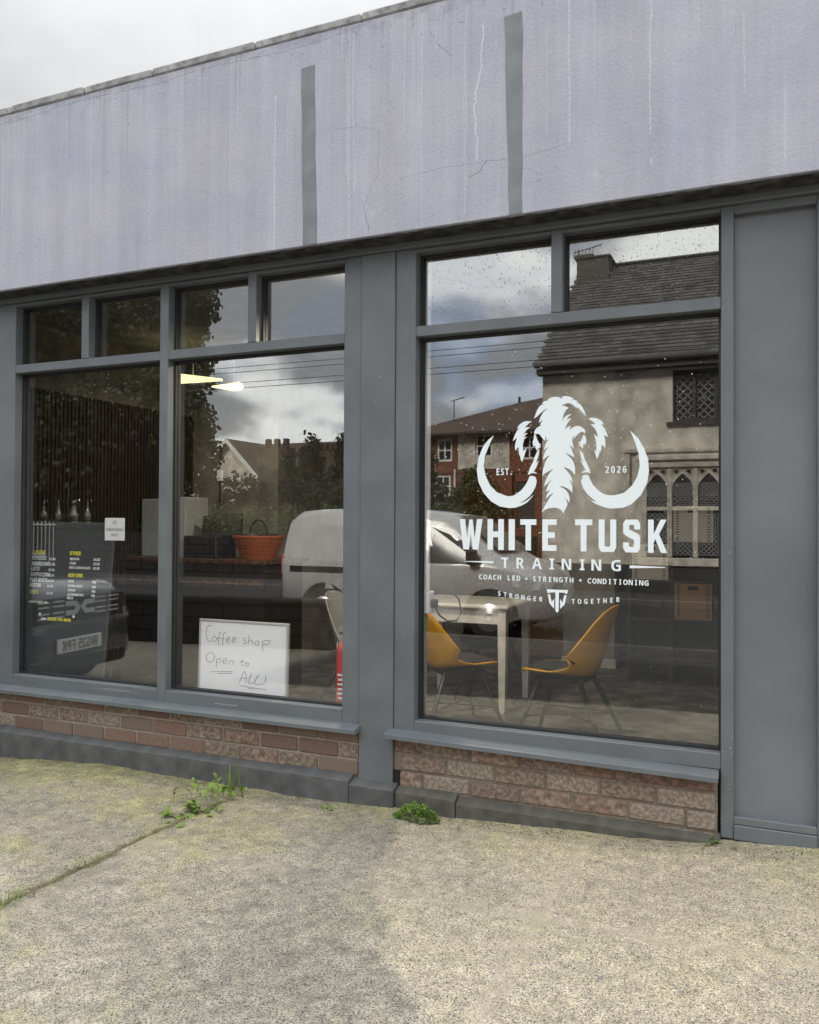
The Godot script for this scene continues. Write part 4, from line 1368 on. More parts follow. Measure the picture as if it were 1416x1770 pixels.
	# pen strokes in the zoomed picture's grid, 565 x 520 units over the white area
	var strokes := [
		[64, 24, 50, 14, 36, 30, 30, 70, 34, 105, 48, 128, 62, 126], [84, 92, 72, 104, 74, 124, 90, 128, 100, 112, 94, 94, 82, 92], [132, 56, 118, 64, 114, 92, 114, 146], [102, 104, 128, 98], [160, 56, 146, 66, 142, 96, 140, 150], [130, 106, 156, 100],
		[164, 112, 184, 104, 186, 92, 174, 92, 164, 108, 168, 126, 190, 120], [198, 110, 220, 102, 222, 90, 208, 90, 200, 106, 204, 124, 226, 116],
		[290, 88, 274, 92, 276, 104, 290, 110, 288, 124, 270, 126], [308, 66, 306, 128], [307, 108, 322, 98, 330, 108, 330, 130], [358, 100, 346, 112, 350, 128, 364, 130, 372, 114, 362, 100], [392, 100, 396, 170], [394, 106, 414, 94, 440, 98, 430, 116, 398, 124],
		[62, 206, 40, 222, 36, 252, 50, 272, 74, 270, 88, 244, 84, 216, 66, 204], [104, 250, 102, 306], [104, 254, 122, 242, 132, 254, 122, 272, 106, 272], [146, 262, 166, 254, 168, 242, 154, 240, 144, 258, 150, 276, 172, 268], [184, 252, 186, 282], [186, 260, 200, 250, 212, 258, 214, 280],
		[268, 238, 266, 276, 278, 280], [254, 254, 284, 250], [298, 256, 288, 268, 296, 280, 308, 272, 306, 258, 296, 256],
		[252, 398, 286, 316, 300, 396], [266, 366, 300, 362], [330, 326, 312, 392, 348, 390], [374, 330, 350, 394, 408, 390], [420, 334, 414, 380], [416, 398, 418, 402],
		[66, 342, 130, 334, 210, 326], [114, 350, 170, 342, 204, 338], [258, 416, 340, 424, 424, 428], [310, 430, 352, 434],
	]
	var pen := MB.new(true)
	for s in strokes:
		var path := []
		for n in range(0, s.size(), 2):
			path.append(V((s[n] - 268.0) / 540.0 * 0.582, (250.0 - s[n + 1] * 1.04) / 520.0 * 0.412, 0.0005))
		var curve := Curve3D.new()
		for n in path.size():
			var a: Vector3 = path[maxi(n - 1, 0)]
			var c: Vector3 = path[mini(n + 1, path.size() - 1)]
			curve.add_point(path[n], (a - c) / 6.0, (c - a) / 6.0)
		curve.bake_interval = 0.006
		pen.tube(Array(curve.get_baked_points()), 0.0014, 5)
	obj("handwriting", pen, M.ink, t)


func splash(b: MB, x: float, y: float, r: float, z: float, tall := 1.0) -> void:
	var turn := rng.randf() * TAU
	for k in 6:
		var p := turn + TAU * k / 6.0
		var q := turn + TAU * (k + 1) / 6.0
		b.tri(V(x, y, z + r * 0.25), V(x + cos(p) * r, y + sin(p) * r * tall, z), V(x + cos(q) * r, y + sin(q) * r * tall, z), V(0, 0, 1))


# ---------------------------------------------------------------- weeds along the wall
func leaf_mesh(length: float, width: float, bend: float, seed_: int) -> ArrayMesh:
	var b := MB.new(true)
	var r := RandomNumberGenerator.new()
	r.seed = seed_
	b.tint = Color(1, 1, 1) * r.randf_range(0.75, 1.15)
	var n := 5
	var prev := []
	for k in n + 1:
		var t := float(k) / n
		var w := width * sin(PI * clampf(t * 0.88 + 0.10, 0, 1)) * 0.5 * r.randf_range(0.85, 1.1)
		var c := V(length * t * cos(bend * t * 0.6), length * (0.55 * t - bend * t * t * 0.5), 0)
		var row := [c + V(0, w * 0.25, -w), c, c + V(0, w * 0.25, w)]
		if k > 0:
			for s in 2:
				b.quad(prev[s], prev[s + 1], row[s + 1], row[s], Vector3.UP)
		prev = row
	return b.done()


func build_weeds() -> void:
	var leaves := []
	for k in 6:
		leaves.append(leaf_mesh(0.085, 0.042, 0.7 + 0.1 * k, k))
	var blade := leaf_mesh(0.13, 0.007, 0.35, 20)
	# broad-leaved clump at the slab joint
	var t := thing("broad_leaf_weed", "largest green weed with broad leaves and grass at the end of the slab joint", "weed", V(-2.64, ground_y(-2.64, 0.4), 0.42))
	for k in 84:
		var o := obj("leaf", leaves[rng.randi() % 6], M.leaf_weed, t)
		var a := rng.randf() * TAU
		var low := k < 50
		o.position = V(rng.randfn(-0.02, 0.065), rng.randf_range(0.0, 0.02 if low else 0.07), rng.randfn(0.10 if low else -0.06, 0.10))
		o.rotation = V(rng.randf_range(-0.3, 0.3), a, rng.randf_range(-0.35, 0.15) if low else rng.randf_range(0.2, 0.9))
		o.scale = Vector3.ONE * rng.randf_range(0.35, 0.85)
	for k in 14:
		var o := obj("grass_blade", blade, M.leaf_weed, t)
		o.position = V(rng.randfn(0.03, 0.05), 0, rng.randfn(-0.16, 0.05))
		o.rotation = V(0, rng.randf() * TAU, rng.randf_range(0.3, 1.2))
		o.scale = Vector3.ONE * rng.randf_range(0.5, 1.5)
	var st := MB.new(true)
	st.tube([V(0.08, 0, -0.2), V(0.085, 0.07, -0.2), V(0.10, 0.14, -0.205)], [0.003, 0.002, 0.0015], 5)
	obj("dry_stem", st, M.bark, t)
	# chickweed at the foot of the post: many small leaves
	t = thing("chickweed_clump", "low bright green clump of tiny leaves at the foot of the post", "weed", V(-1.60, ground_y(-1.6, 0.13) - 0.005, 0.145))
	var b := MB.new(true)
	for k in 560:
		var a := rng.randf() * TAU
		var r := sqrt(rng.randf())
		var p := V(cos(a) * r * 0.115, 0.0, sin(a) * r * 0.06)
		p.y = (1.0 - r * r) * 0.085 * rng.randf_range(0.4, 1.0)
		b.tint = Color(1, 1, 1) * rng.randf_range(0.55, 1.2)
		var d := V(cos(a + rng.randfn(0, 0.8)), rng.randf_range(-0.1, 0.8), sin(a + rng.randfn(0, 0.8))).normalized() * rng.randf_range(0.013, 0.024)
		var s := d.cross(Vector3.UP).normalized() * d.length() * 0.36
		b.quad(p, p + d * 0.5 + s, p + d, p + d * 0.5 - s, Vector3.UP)
	stuff(obj("leaves", b, M.leaf_chick, t))
	# small tufts
	var spots := [[-2.05, 0.19, 9, "little two-leaved weed at the foot of the plinth, left of the post"], [-2.60, 1.62, 26, "grass tuft growing in the slab joint at the left edge"], [-2.615, 1.20, 14, "small mossy tuft halfway along the slab joint"], [-0.25, 0.05, 8, "tiny weed in the corner below the right end of the sill"]]
	for sp in spots:
		var u := thing("small_weed", sp[3], "weed", V(sp[0], ground_y(sp[0], sp[1]) - 0.004, sp[1]))
		for k in sp[2]:
			var leafy: bool = sp[2] < 10
			var o := obj("leaf" if leafy else "grass_blade", leaves[rng.randi() % 6] if leafy else blade, M.leaf_weed, u)
			o.position = V(rng.randfn(0, 0.02), 0, rng.randfn(0, 0.015 if leafy else 0.05))
			o.rotation = V(0, rng.randf() * TAU, rng.randf_range(-0.2, 0.9))
			o.scale = Vector3.ONE * rng.randf_range(0.25, 0.6)
	# dead plant bits along the wall foot and the joint
	b = MB.new()
	for k in 900:
		var along := rng.randf() < 0.7
		var x := rng.randf_range(-4.5, 0.1) if along else -2.611 + rng.randfn(0, 0.02)
		var z := 0.065 + absf(rng.randfn(0, 0.03 + 0.04 * rng.randf())) if along else rng.randf_range(0.3, 2.2)
		var y := ground_y(x, z) + 0.004
		var a := rng.randf() * TAU
		var l := rng.randf_range(0.004, 0.016)
		var d := V(cos(a) * l, rng.randf_range(-0.002, 0.006), sin(a) * l)
		var sd := V(-sin(a), 0, cos(a)) * rng.randf_range(0.0006, 0.0022)
		b.tint = Color(1.0, rng.randf_range(0.75, 1.3), rng.randf_range(0.5, 1.0)) * rng.randf_range(0.5, 1.6)
		b.quad(V(x, y, z) - d - sd, V(x, y, z) + d - sd, V(x, y, z) + d + sd, V(x, y, z) - d + sd, Vector3.UP)
	var lit := obj("plant_litter", b, M.litter)
	stuff(tag(lit, "dead plant scraps along the wall foot and the slab joint", "litter"))
	# crumbs of stone and leaf litter near the wall
	b = MB.new()
	for k in 420:
		var x := rng.randf_range(-4.4, 0.1)
		var z := absf(rng.randfn(0.0, 0.35)) + 0.07
		if rng.randf() < 0.35:
			z = rng.randf_range(0.1, 2.4)
		var s := rng.randf_range(0.002, 0.0055)
		b.box(V(-s, -s * 0.4, -s * 0.8), V(s, s * 0.8, s * 0.8), Transform3D(Basis.from_euler(V(rng.randf(), rng.randf() * 6, rng.randf())), V(x, ground_y(x, z) + 0.004, z)), s * 0.4)
	var o := obj("stone_crumbs", b, M.coping)
	stuff(tag(o, "loose stone crumbs scattered over the concrete near the wall", "crumbs"))


# ---------------------------------------------------------------- the street behind the camera, seen mirrored
func build_street() -> void:
	stone_wall()
	van()
	dark_car()
	cream_house()
	brick_houses()
	far_houses()
	trees()
	wires()


func stone_wall() -> void:
	# low boundary wall between forecourt and pavement
	var A := V(-12.0, 0, 3.05)
	var B := V(-4.49, 0, 4.06)
	var d := (B - A).normalized()
	var t := thing("low_stone_wall", "low dark wall of big weathered blocks along the forecourt edge", "wall", A, atan2(-d.z, d.x))
	var len := A.distance_to(B)
	bx("core", V(0, -0.3, 0.02), V(len - 0.01, 0.47, 0.24), M.wall_stone0, t)
	for row in 3:
		var x := 0.0 if row % 2 == 0 else -0.25
		while x < len - 0.05:
			var w := rng.randf_range(0.42, 0.62)
			var a := maxf(x, 0.0)
			var b := minf(x + w, len)
			bx("stone", V(a + 0.006, -0.02 + row * 0.165, -rng.randf_range(0.0, 0.014)), V(b - 0.006, 0.138 + row * 0.165, 0.27), M["wall_stone%d" % (rng.randi() % 4)], t, 0.014)
			x += w
	var x := 0.0
	while x < len:
		var w := minf(rng.randf_range(0.6, 0.85), len - x)
		bx("coping_stone", V(x + 0.004, 0.472, -0.03), V(x + w - 0.004, 0.55 + rng.randf_range(-0.008, 0.008), 0.30), M["wall_stone%d" % (1 + rng.randi() % 3)], t, 0.02)
		x += w


func ring_of(s: Array) -> Array:
	# station: x, y low, y belt, y top, half widths low, belt, top, corner radius
	var r: float = s[7]
	var half := [[s[1], 0.0], [s[1], s[4] * 0.86], [s[1] + 0.06, s[4]], [s[2] - 0.02, s[5]], [s[2] + 0.02, s[5] - 0.01], [s[3] - r, s[6]], [s[3] - r * 0.3, s[6] - r * 0.35], [s[3], s[6] - r * 1.3], [s[3] + 0.01, 0.0]]
	var ring := []
	for p in half:
		ring.append(V(s[0], p[0], p[1]))
	for n in range(half.size() - 2, 0, -1):
		ring.append(V(s[0], half[n][0], -half[n][1]))
	return ring


func body(stations: Array) -> MB:
	var b := MB.new(true)
	var rings := []
	var mids := []
	for s in stations:
		rings.append(ring_of(s))
		mids.append(V(s[0], (s[1] + s[3]) * 0.5, 0))
	b.loft(rings, mids, true)
	return b


func side_z(stations: Array, x: float, y: float) -> float:
	for n in stations.size() - 1:
		var a: Array = stations[n]
		var b: Array = stations[n + 1]
		if (x - a[0]) * (x - b[0]) <= 0.0:
			var t := clampf((x - a[0]) / (b[0] - a[0] + 1e-6), 0, 1)
			var belt := lerpf(a[2], b[2], t)
			var hb := lerpf(a[5], b[5], t)
			var ht := lerpf(a[6], b[6], t)
			var top := lerpf(a[3] - a[7], b[3] - b[7], t)
			if y <= belt:
				return lerpf(lerpf(a[4], b[4], t), hb, clampf((y - a[1]) / (belt - a[1]), 0, 1))
			return lerpf(hb, ht, clampf((y - belt) / maxf(top - belt, 0.01), 0, 1))
	return 0.8


func side_patch(stations: Array, pts: Array, side: float, out: float, called: String, m: Material, parent: Node3D) -> void:
	var pl := pairs(pts)
	var idx := Geometry2D.triangulate_polygon(pl)
	var b := MB.new()
	for n in range(0, idx.size(), 3):
		var q := []
		for k in 3:
			var p := pl[idx[n + k]]
			q.append(V(p.x, p.y, side * (side_z(stations, p.x, p.y) + out)))
		b.tri(q[0], q[1], q[2], V(0, 0, side))
	obj(called, b, m, parent)


func wheel(t: Node3D, at: Vector3, r: float, side: float) -> void:
	var b := MB.new(true)
	b.lathe([[0.0, -0.10], [r * 0.9, -0.10], [r, -0.08], [r, 0.08], [r * 0.9, 0.10], [r * 0.62, 0.10], [0.0, 0.09]], Vector3(), 24)
	var w := obj("wheel", b, M.tyre, t)
	w.position = at
	w.rotation.x = PI / 2 * side
	b = MB.new(true)
	b.lathe([[0.0, 0.112], [r * 0.2, 0.115], [r * 0.58, 0.108], [r * 0.62, 0.099], [0.0, 0.099]], Vector3(), 20)
	obj("rim", b, M.rim, w)


func van() -> void:
	# small panel van, parked facing right along the near kerb
	var t := thing("white_van", "white panel van parked in the road beyond the low wall", "van", V(-4.93, -0.2, 7.93))
	# x from the middle: rear -2.1, nose 2.1
	var st := [[-2.10, 0.42, 1.0, 1.02, 0.70, 0.78, 0.76, 0.02], [-2.09, 0.34, 1.0, 1.45, 0.84, 0.88, 0.74, 0.08], [-2.02, 0.32, 1.0, 1.66, 0.88, 0.915, 0.76, 0.12], [-1.85, 0.30, 1.0, 1.78, 0.90, 0.92, 0.76, 0.12], [-1.5, 0.28, 1.0, 1.815, 0.91, 0.925, 0.76, 0.12], [-0.7, 0.27, 1.0, 1.825, 0.91, 0.925, 0.765, 0.12], [0.1, 0.27, 1.0, 1.80, 0.91, 0.925, 0.75, 0.12], [0.62, 0.27, 1.0, 1.73, 0.91, 0.92, 0.72, 0.12],
		[0.95, 0.27, 1.0, 1.50, 0.91, 0.92, 0.74, 0.10], [1.32, 0.27, 1.0, 1.20, 0.91, 0.915, 0.80, 0.07], [1.50, 0.27, 0.98, 1.10, 0.91, 0.91, 0.80, 0.06], [1.80, 0.26, 0.88, 1.02, 0.88, 0.88, 0.76, 0.06], [2.02, 0.26, 0.78, 0.92, 0.78, 0.80, 0.68, 0.06], [2.12, 0.30, 0.62, 0.74, 0.62, 0.66, 0.58, 0.05], [2.14, 0.34, 0.52, 0.60, 0.5, 0.5, 0.46, 0.02]]
	obj("body", body(st), M.van_paint, t)
	for s in [-1.0, 1.0]:
		side_patch(st, [-1.72, 1.06, -1.30, 1.02, -0.72, 1.02, -0.68, 1.55, -1.45, 1.57, -1.62, 1.48], s, 0.004, "pressed_panel", M.van_paint, t)
		side_patch(st, [-0.60, 1.02, 0.22, 1.02, 0.22, 1.56, -0.58, 1.56], s, 0.004, "pressed_panel", M.van_paint, t)
		side_patch(st, [-1.92, 0.86, -0.72, 0.86, -0.72, 0.95, -1.92, 0.95], s, 0.012, "rubbing_strip", M.black_plastic, t)
		side_patch(st, [-0.68, 0.30, -0.66, 0.30, -0.66, 1.66, -0.68, 1.66], s, 0.006, "door_gap", M.black_plastic, t)
		side_patch(st, [0.28, 0.30, 0.30, 0.30, 0.30, 1.60, 0.28, 1.60], s, 0.006, "door_gap", M.black_plastic, t)
		side_patch(st, [0.36, 1.04, 1.18, 1.04, 1.16, 1.10, 0.92, 1.34, 0.70, 1.52, 0.36, 1.56], s, 0.007, "side_window", M.dark_glass, t)
		side_patch(st, [-1.30, 0.62, -0.98, 0.62, -0.96, 0.76, -1.28, 0.76], s, 0.006, "fuel_flap", M.van_paint, t)
		var arch := []
		for cx in [-1.32, 1.30]:
			arch = []
			for k in 13:
				var a := PI * k / 12.0
				arch.append_array([cx + cos(a) * 0.40, 0.33 + sin(a) * 0.38])
			side_patch(st, arch, s, 0.006, "wheel_arch", M.black_plastic, t)
			wheel(t, V(cx, 0.31, s * 0.86), 0.315, s)
		side_patch(st, [1.62, 0.74, 1.98, 0.70, 1.99, 0.80, 1.80, 0.90, 1.60, 0.92], s, 0.012, "headlight", M.lens, t)
		var mir := bx("wing_mirror", V(0.98, 1.03, s * 0.98 - 0.08), V(1.12, 1.25, s * 0.98 + 0.08), M.black_plastic, t, 0.03)
		mir.set_meta("label", "black wing mirror")
	# windscreen as a panel over the sloping front
	var b := MB.new()
	b.quad(V(0.70, 1.70, -0.60), V(0.70, 1.70, 0.60), V(1.36, 1.195, 0.72), V(1.36, 1.195, -0.72), V(1, 1, 0))
	obj("windscreen", b, M.dark_glass, t).position = V(0.02, 0.025, 0)
	b = MB.new()
	b.prism(pairs([-0.55, 0.0, 0.55, 0.0, 0.60, 0.07, -0.60, 0.07]), 0, 0.02, Transform3D(Basis(Vector3.UP, PI / 2), V(2.10, 0.66, 0)))
	obj("grille", b, M.black_plastic, t)
	bx("number_plate", V(2.13, 0.46, -0.26), V(2.15, 0.57, 0.26), M.plate, t)
	b = MB.new(true)
	b.tube([V(2.13, 0.70, -0.05), V(2.14, 0.74, 0.0), V(2.13, 0.70, 0.05), V(2.14, 0.66, 0.0), V(2.13, 0.70, -0.05)], 0.01, 6)
	obj("nose_badge", b, M.chrome, t)
	for y in [0.9]:
		bx("tail_light", V(-2.125, 0.80, 0.70), V(-2.06, 1.12, 0.86), M.red, t, 0.02)
		bx("tail_light", V(-2.125, 0.80, -0.86), V(-2.06, 1.12, -0.70), M.red, t, 0.02)


func dark_car() -> void:
	# car parked on the forecourt just left of the picture, nose to the right
	var t := thing("dark_car", "dark grey car parked nose-on beside the shop, mirrored in the left window", "car", V(-5.12, -0.04, 1.03), -0.105)
	var st := [[-4.3, 0.45, 0.80, 1.0, 0.60, 0.70, 0.62, 0.1], [-4.2, 0.35, 0.85, 1.35, 0.78, 0.84, 0.6, 0.1], [-3.4, 0.25, 0.95, 1.58, 0.86, 0.90, 0.58, 0.1], [-2.2, 0.25, 0.95, 1.60, 0.87, 0.90, 0.57, 0.1], [-1.75, 0.25, 0.97, 1.50, 0.88, 0.90, 0.58, 0.09], [-1.15, 0.25, 0.97, 1.12, 0.88, 0.90, 0.74, 0.07],
		[-0.8, 0.24, 0.94, 1.05, 0.88, 0.89, 0.74, 0.07], [-0.35, 0.24, 0.86, 0.99, 0.86, 0.86, 0.70, 0.08], [-0.15, 0.24, 0.78, 0.93, 0.80, 0.80, 0.64, 0.07], [-0.04, 0.26, 0.62, 0.86, 0.70, 0.72, 0.58, 0.06], [0.0, 0.32, 0.60, 0.72, 0.6, 0.62, 0.52, 0.03]]
	obj("body", body(st), M.car_paint, t)
	for s in [-1.0, 1.0]:
		side_patch(st, [-3.7, 1.0, -1.35, 1.0, -1.75, 1.40, -2.3, 1.47, -3.5, 1.44], s, 0.006, "side_window", M.dark_glass, t)
		for cx in [-3.4, -0.78]:
			var arch := []
			for k in 13:
				var a := PI * k / 12.0
				arch.append_array([cx + cos(a) * 0.40, 0.32 + sin(a) * 0.38])
			side_patch(st, arch, s, 0.006, "wheel_arch", M.black_plastic, t)
			wheel(t, V(cx, 0.33, s * 0.82), 0.33, s)
		bx("wing_mirror", V(-1.35, 1.0, s * 0.98 - 0.08), V(-1.2, 1.14, s * 0.98 + 0.08), M.car_paint, t, 0.03)
		# headlight with two light strokes
		var h := MB.new()
		h.quad(V(-0.02, 0.84, s * 0.50), V(-0.02, 0.70, s * 0.52), V(-0.30, 0.70, s * 0.84), V(-0.30, 0.84, s * 0.83), V(1, 0, s))
		var hl := obj("headlight", h, M.dark_glass, t)
		hl.position = V(0.025, 0, s * 0.012)
		for y in [0.73, 0.79]:
			h = MB.new()
			h.quad(V(-0.03, y, s * 0.52), V(-0.03, y + 0.018, s * 0.52), V(-0.29, y + 0.018, s * 0.83), V(-0.29, y, s * 0.83), V(1, 0, s))
			obj("light_stroke", h, M.lens, hl).position = V(0.008, 0, s * 0.006)
	var b := MB.new()
	b.quad(V(-1.68, 1.49, -0.52), V(-1.68, 1.49, 0.52), V(-1.12, 1.12, 0.70), V(-1.12, 1.12, -0.70), V(1, 1, 0))
	obj("windscreen", b, M.dark_glass, t).position = V(0.02, 0.025, 0)
	# grille: dark band with short bright bars and a two-piece badge
	var g := bx("grille", V(-0.02, 0.66, -0.56), V(0.022, 0.86, 0.56), M.black_plastic, t, 0.01)
	for s in [-1, 1]:
		for k in 2:
			for y in [0.70, 0.735, 0.785, 0.82]:
				bx("bar", V(0.0225, y, s * (0.25 + 0.16 * k) - 0.06), V(0.027, y + 0.014, s * (0.25 + 0.16 * k) + 0.06), M.lens, g)
		b = MB.new()
		b.prism(pairs([0.008, 0.008, 0.055, 0.055, 0.17, 0.055, 0.17, 0.018, 0.075, 0.018, 0.055, 0.0, 0.075, -0.018, 0.17, -0.018, 0.17, -0.055, 0.055, -0.055, 0.008, -0.008]), 0.0, 0.006, Transform3D(Basis(V(0, 0, -s), Vector3.UP, V(1, 0, 0)), V(0.023, 0.765, 0)))
		obj("badge", b, M.lens, g)
	var p := bx("number_plate", V(0.012, 0.42, -0.26), V(0.03, 0.531, 0.26), M.plate, t, 0.004)
	var w := words("lettering", "WG25 FPK", V(0, 0, 0), 0.079, M.ink, p, 0.80)
	var turn := Basis(V(0, 0, -1), Vector3.UP, V(1, 0, 0))
	w.transform = Transform3D(turn * w.transform.basis, V(0.0312, 0.436, 0) + turn * w.position)
	b = MB.new()
	b.box(V(-0.06, 0.26, -0.62), V(0.012, 0.40, 0.62), Transform3D(), 0.03)
	obj("bumper_intake", b, M.black_plastic, t)


func wall_with_holes(x0: float, x1: float, y0: float, y1: float, z0: float, z1: float, holes: Array) -> MB:
	# holes: x0, y0, x1, y1; the wall is cut into boxes round them
	var xs := [x0, x1]
	var ys := [y0, y1]
	for h in holes:
		xs.append_array([h[0], h[2]])
		ys.append_array([h[1], h[3]])
	xs.sort()
	ys.sort()
	var b := MB.new()
	for i in xs.size() - 1:
		for j in ys.size() - 1:
			var c := Vector2((xs[i] + xs[i + 1]) * 0.5, (ys[j] + ys[j + 1]) * 0.5)
			var open := false
			for h in holes:
				open = open or (c.x > h[0] and c.x < h[2] and c.y > h[1] and c.y < h[3])
			if not open and xs[i + 1] - xs[i] > 0.001 and ys[j + 1] - ys[j] > 0.001:
				b.box(V(xs[i], ys[j], z0), V(xs[i + 1], ys[j + 1], z1))
	return b


func sash(parent: Node3D, x0: float, y0: float, x1: float, y1: float, z: float, frame: Material, nx: int, ny: int, bar := 0.05) -> void:
	# a framed window in the plane z, its face towards -z
	var w := obj("window", _box_mesh(V(x0, y0, z + 0.03), V(x1, y1, z + 0.04), 0.0), M.dark_glass, parent)
	var b := MB.new()
	for e in [[x0, y0, x1, y0 + bar], [x0, y1 - bar, x1, y1], [x0, y0 + bar, x0 + bar, y1 - bar], [x1 - bar, y0 + bar, x1, y1 - bar]]:
		b.box(V(e[0], e[1], z - 0.02), V(e[2], e[3], z + 0.028))
	for k in range(1, nx):
		var x := lerpf(x0, x1, float(k) / nx)
		b.box(V(x - bar * 0.35, y0 + bar, z - 0.018), V(x + bar * 0.35, y1 - bar, z + 0.026))
	for k in range(1, ny):
		var y := lerpf(y0, y1, float(k) / ny)
		b.box(V(x0 + bar, y - bar * 0.35, z - 0.016), V(x1 - bar, y + bar * 0.35, z + 0.024))
	obj("frame", b, frame, w)


func lattice(parent: Node3D, x0: float, y0: float, x1: float, y1: float, z: float, step: float) -> void:
	var b := MB.new()
	var w := x1 - x0
	var h := y1 - y0
	for s in [1.0, -1.0]:
		var c := -h
		while c < w:
			# line x = c + t, y = t (or mirrored), cut to the pane
			var t0 := maxf(0.0, -c)
			var t1 := minf(h, w - c)
			if t1 > t0 + 0.01:
				var a := V(c + t0, t0, 0)
				var d := V(c + t1, t1, 0)
				if s < 0:
					a.x = w - a.x
					d.x = w - d.x
				var n := (d - a).normalized().cross(V(0, 0, 1)) * 0.009
				a += V(x0, y0, z)
				d += V(x0, y0, z)
				b.quad(a + n, d + n, d - n, a - n, V(0, 0, -1))
			c += step
	stuff(obj("lead_lattice", b, M.lead_light, parent))


func cream_house() -> void:
	var t := thing("cream_house", "cream rendered house with slate roof, leaded windows and gothic bay", "house", V(0, -0.1, 15.0))
	var up := [-2.09, 3.75, -0.30, 4.88]
	var holes := [up, [-2.72, 0.72, 0.60, 2.80], [2.6, 3.75, 4.3, 4.88], [2.4, 0.9, 4.2, 2.6]]
	obj("wall", wall_with_holes(-4.99, 7.0, -0.3, 5.2, 0.0, 0.3, holes), M.render_cream, t)
	bx("wall", V(-4.99, -0.3, 0.301), V(-4.7, 5.2, 8.6), M.render_cream, t)
	bx("wall", V(6.7, -0.3, 0.301), V(7.0, 5.2, 8.6), M.render_cream, t)
	bx("wall", V(-4.7, -0.3, 8.3), V(6.7, 5.2, 8.6), M.render_cream, t)
	bx("plinth_band", V(-5.0, -0.3, -0.03), V(7.0, 0.62, -0.001), M.dark_paint, t)
	bx("room_floor", V(-4.69, 2.9, 0.301), V(6.69, 3.05, 8.29), M.dark_paint, t)
	var gable := MB.new()
	gable.prism(pairs([0.0, 5.2, 8.6, 5.2, 4.5, 8.35]), -0.29, 0.0, Transform3D(Basis(V(0, 0, 1), Vector3.UP, V(-1, 0, 0)), V(-4.99, 0, 0)))
	obj("gable", gable, M.render_cream, t)
	# roof: boards, then slates course by course
	var slope := 0.733
	var eave_z := -0.32
	var ridge_z := 4.5
	var roof := MB.new()
	for e in [[eave_z, ridge_z], [9.0, ridge_z]]:
		var y0 := 5.15 + (0.0 if e[0] < 1 else 0.0)
		var y1 := 5.15 + slope * (ridge_z - eave_z)
		roof.quad(V(-5.08, y0, e[0]), V(7.1, y0, e[0]), V(7.1, y1, e[1]), V(-5.08, y1, e[1]), V(0, 1, -0.5 if e[0] < 1 else 0.5))
	var rf := obj("roof", roof, M.slate, t)
	var sl := MB.new()
	var run := (ridge_z - eave_z) * sqrt(1.0 + slope * slope)
	var up_dir := V(0, slope, 1).normalized()
	var out := V(0, 1, -slope).normalized()
	var rows := 31
	for r in rows:
		var s0 := run * r / rows
		var s1 := s0 + run / rows * 1.25
		var x := -5.12 + (0.13 if r % 2 else 0.0) - rng.randf_range(0, 0.05)
		while x < 2.0:
			var w := rng.randf_range(0.22, 0.30)
			sl.tint = Color(1, rng.randf_range(0.95, 1.0), rng.randf_range(0.9, 1.02)) * rng.randf_range(0.4, 1.5)
			var base := V(0, 5.15, eave_z)
			var lift := rng.randf_range(0.024, 0.030)
			var a := base + up_dir * s0 + out * lift + V(x + 0.010, 0, 0)
			var b := base + up_dir * s0 + out * lift + V(x + w - 0.010, 0, 0)
			var c := base + up_dir * s1 + out * 0.004 + V(x + w - 0.010, 0, 0)
			var d := base + up_dir * s1 + out * 0.004 + V(x + 0.010, 0, 0)
			sl.quad(a, b, c, d, out)
			sl.quad(a, b, b - out * 0.02, a - out * 0.02, -up_dir)
			x += w
	stuff(obj("slates", sl, M.slate, rf))
	var yr := 5.15 + slope * (ridge_z - eave_z)
	bx("ridge_tile", V(-5.05, yr - 0.02, ridge_z - 0.12), V(7.1, yr + 0.07, ridge_z + 0.12), M.slate, rf, 0.05)
	bx("gutter", V(-5.1, 5.06, eave_z - 0.10), V(7.1, 5.16, eave_z), M.dark_paint, t, 0.03)
	bx("fascia_board", V(-5.06, 4.93, eave_z + 0.02), V(7.06, 5.055, -0.001), M.dark_paint, t)
	# chimney with aerial
	var ch := bx("chimney", V(-5.02, 6.9, 3.7), V(-4.15, 8.72, 4.9), M.chimney_grey, t, 0.02)
	bx("chimney_cap", V(-5.08, 8.721, 3.64), V(-4.55, 8.86, 4.96), M.chimney_grey, ch, 0.03)
	bx("chimney_cap", V(-4.548, 8.721, 3.66), V(-4.09, 8.80, 4.94), M.chimney_grey, ch, 0.03)
	var ae := thing("roof_aerial", "television aerial on a thin mast beside the chimney of the cream house", "aerial", V(-5.0, 7.9, 18.9))
	var m := MB.new(true)
	m.tube([V(0, -0.6, 0), V(0, 1.05, 0)], 0.022, 6)
	m.tube([V(-0.15, 1.0, 0), V(0.62, 1.14, 0)], 0.014, 6)
	obj("mast", m, M.lead, ae)
	for k in 6:
		m = MB.new(true)
		m.tube([V(-0.12 + 0.1 * k, 0.82, -0.12), V(-0.12 + 0.1 * k, 1.12, 0.12)], 0.010, 5)
		obj("element", m, M.lead, ae)
	# upper leaded window
	var w := obj("window", _box_mesh(V(up[0], up[1], 0.12), V(up[2], up[3], 0.13), 0.0), M.dark_glass, t)
	var b := MB.new()
	var n := 4
	for k in n + 1:
		var x := lerpf(up[0], up[2], float(k) / n)
		b.box(V(x - 0.035, up[1], 0.02), V(x + 0.035, up[3], 0.119))
	for k in n:
		for y in [up[1], up[3] - 0.07]:
			b.box(V(lerpf(up[0], up[2], float(k) / n) + 0.0355, y, 0.025), V(lerpf(up[0], up[2], float(k + 1) / n) - 0.0355, y + 0.07, 0.119))
	obj("frame", b, M.dark_paint, w)
	lattice(w, up[0], up[1], up[2], up[3], 0.115, 0.17)
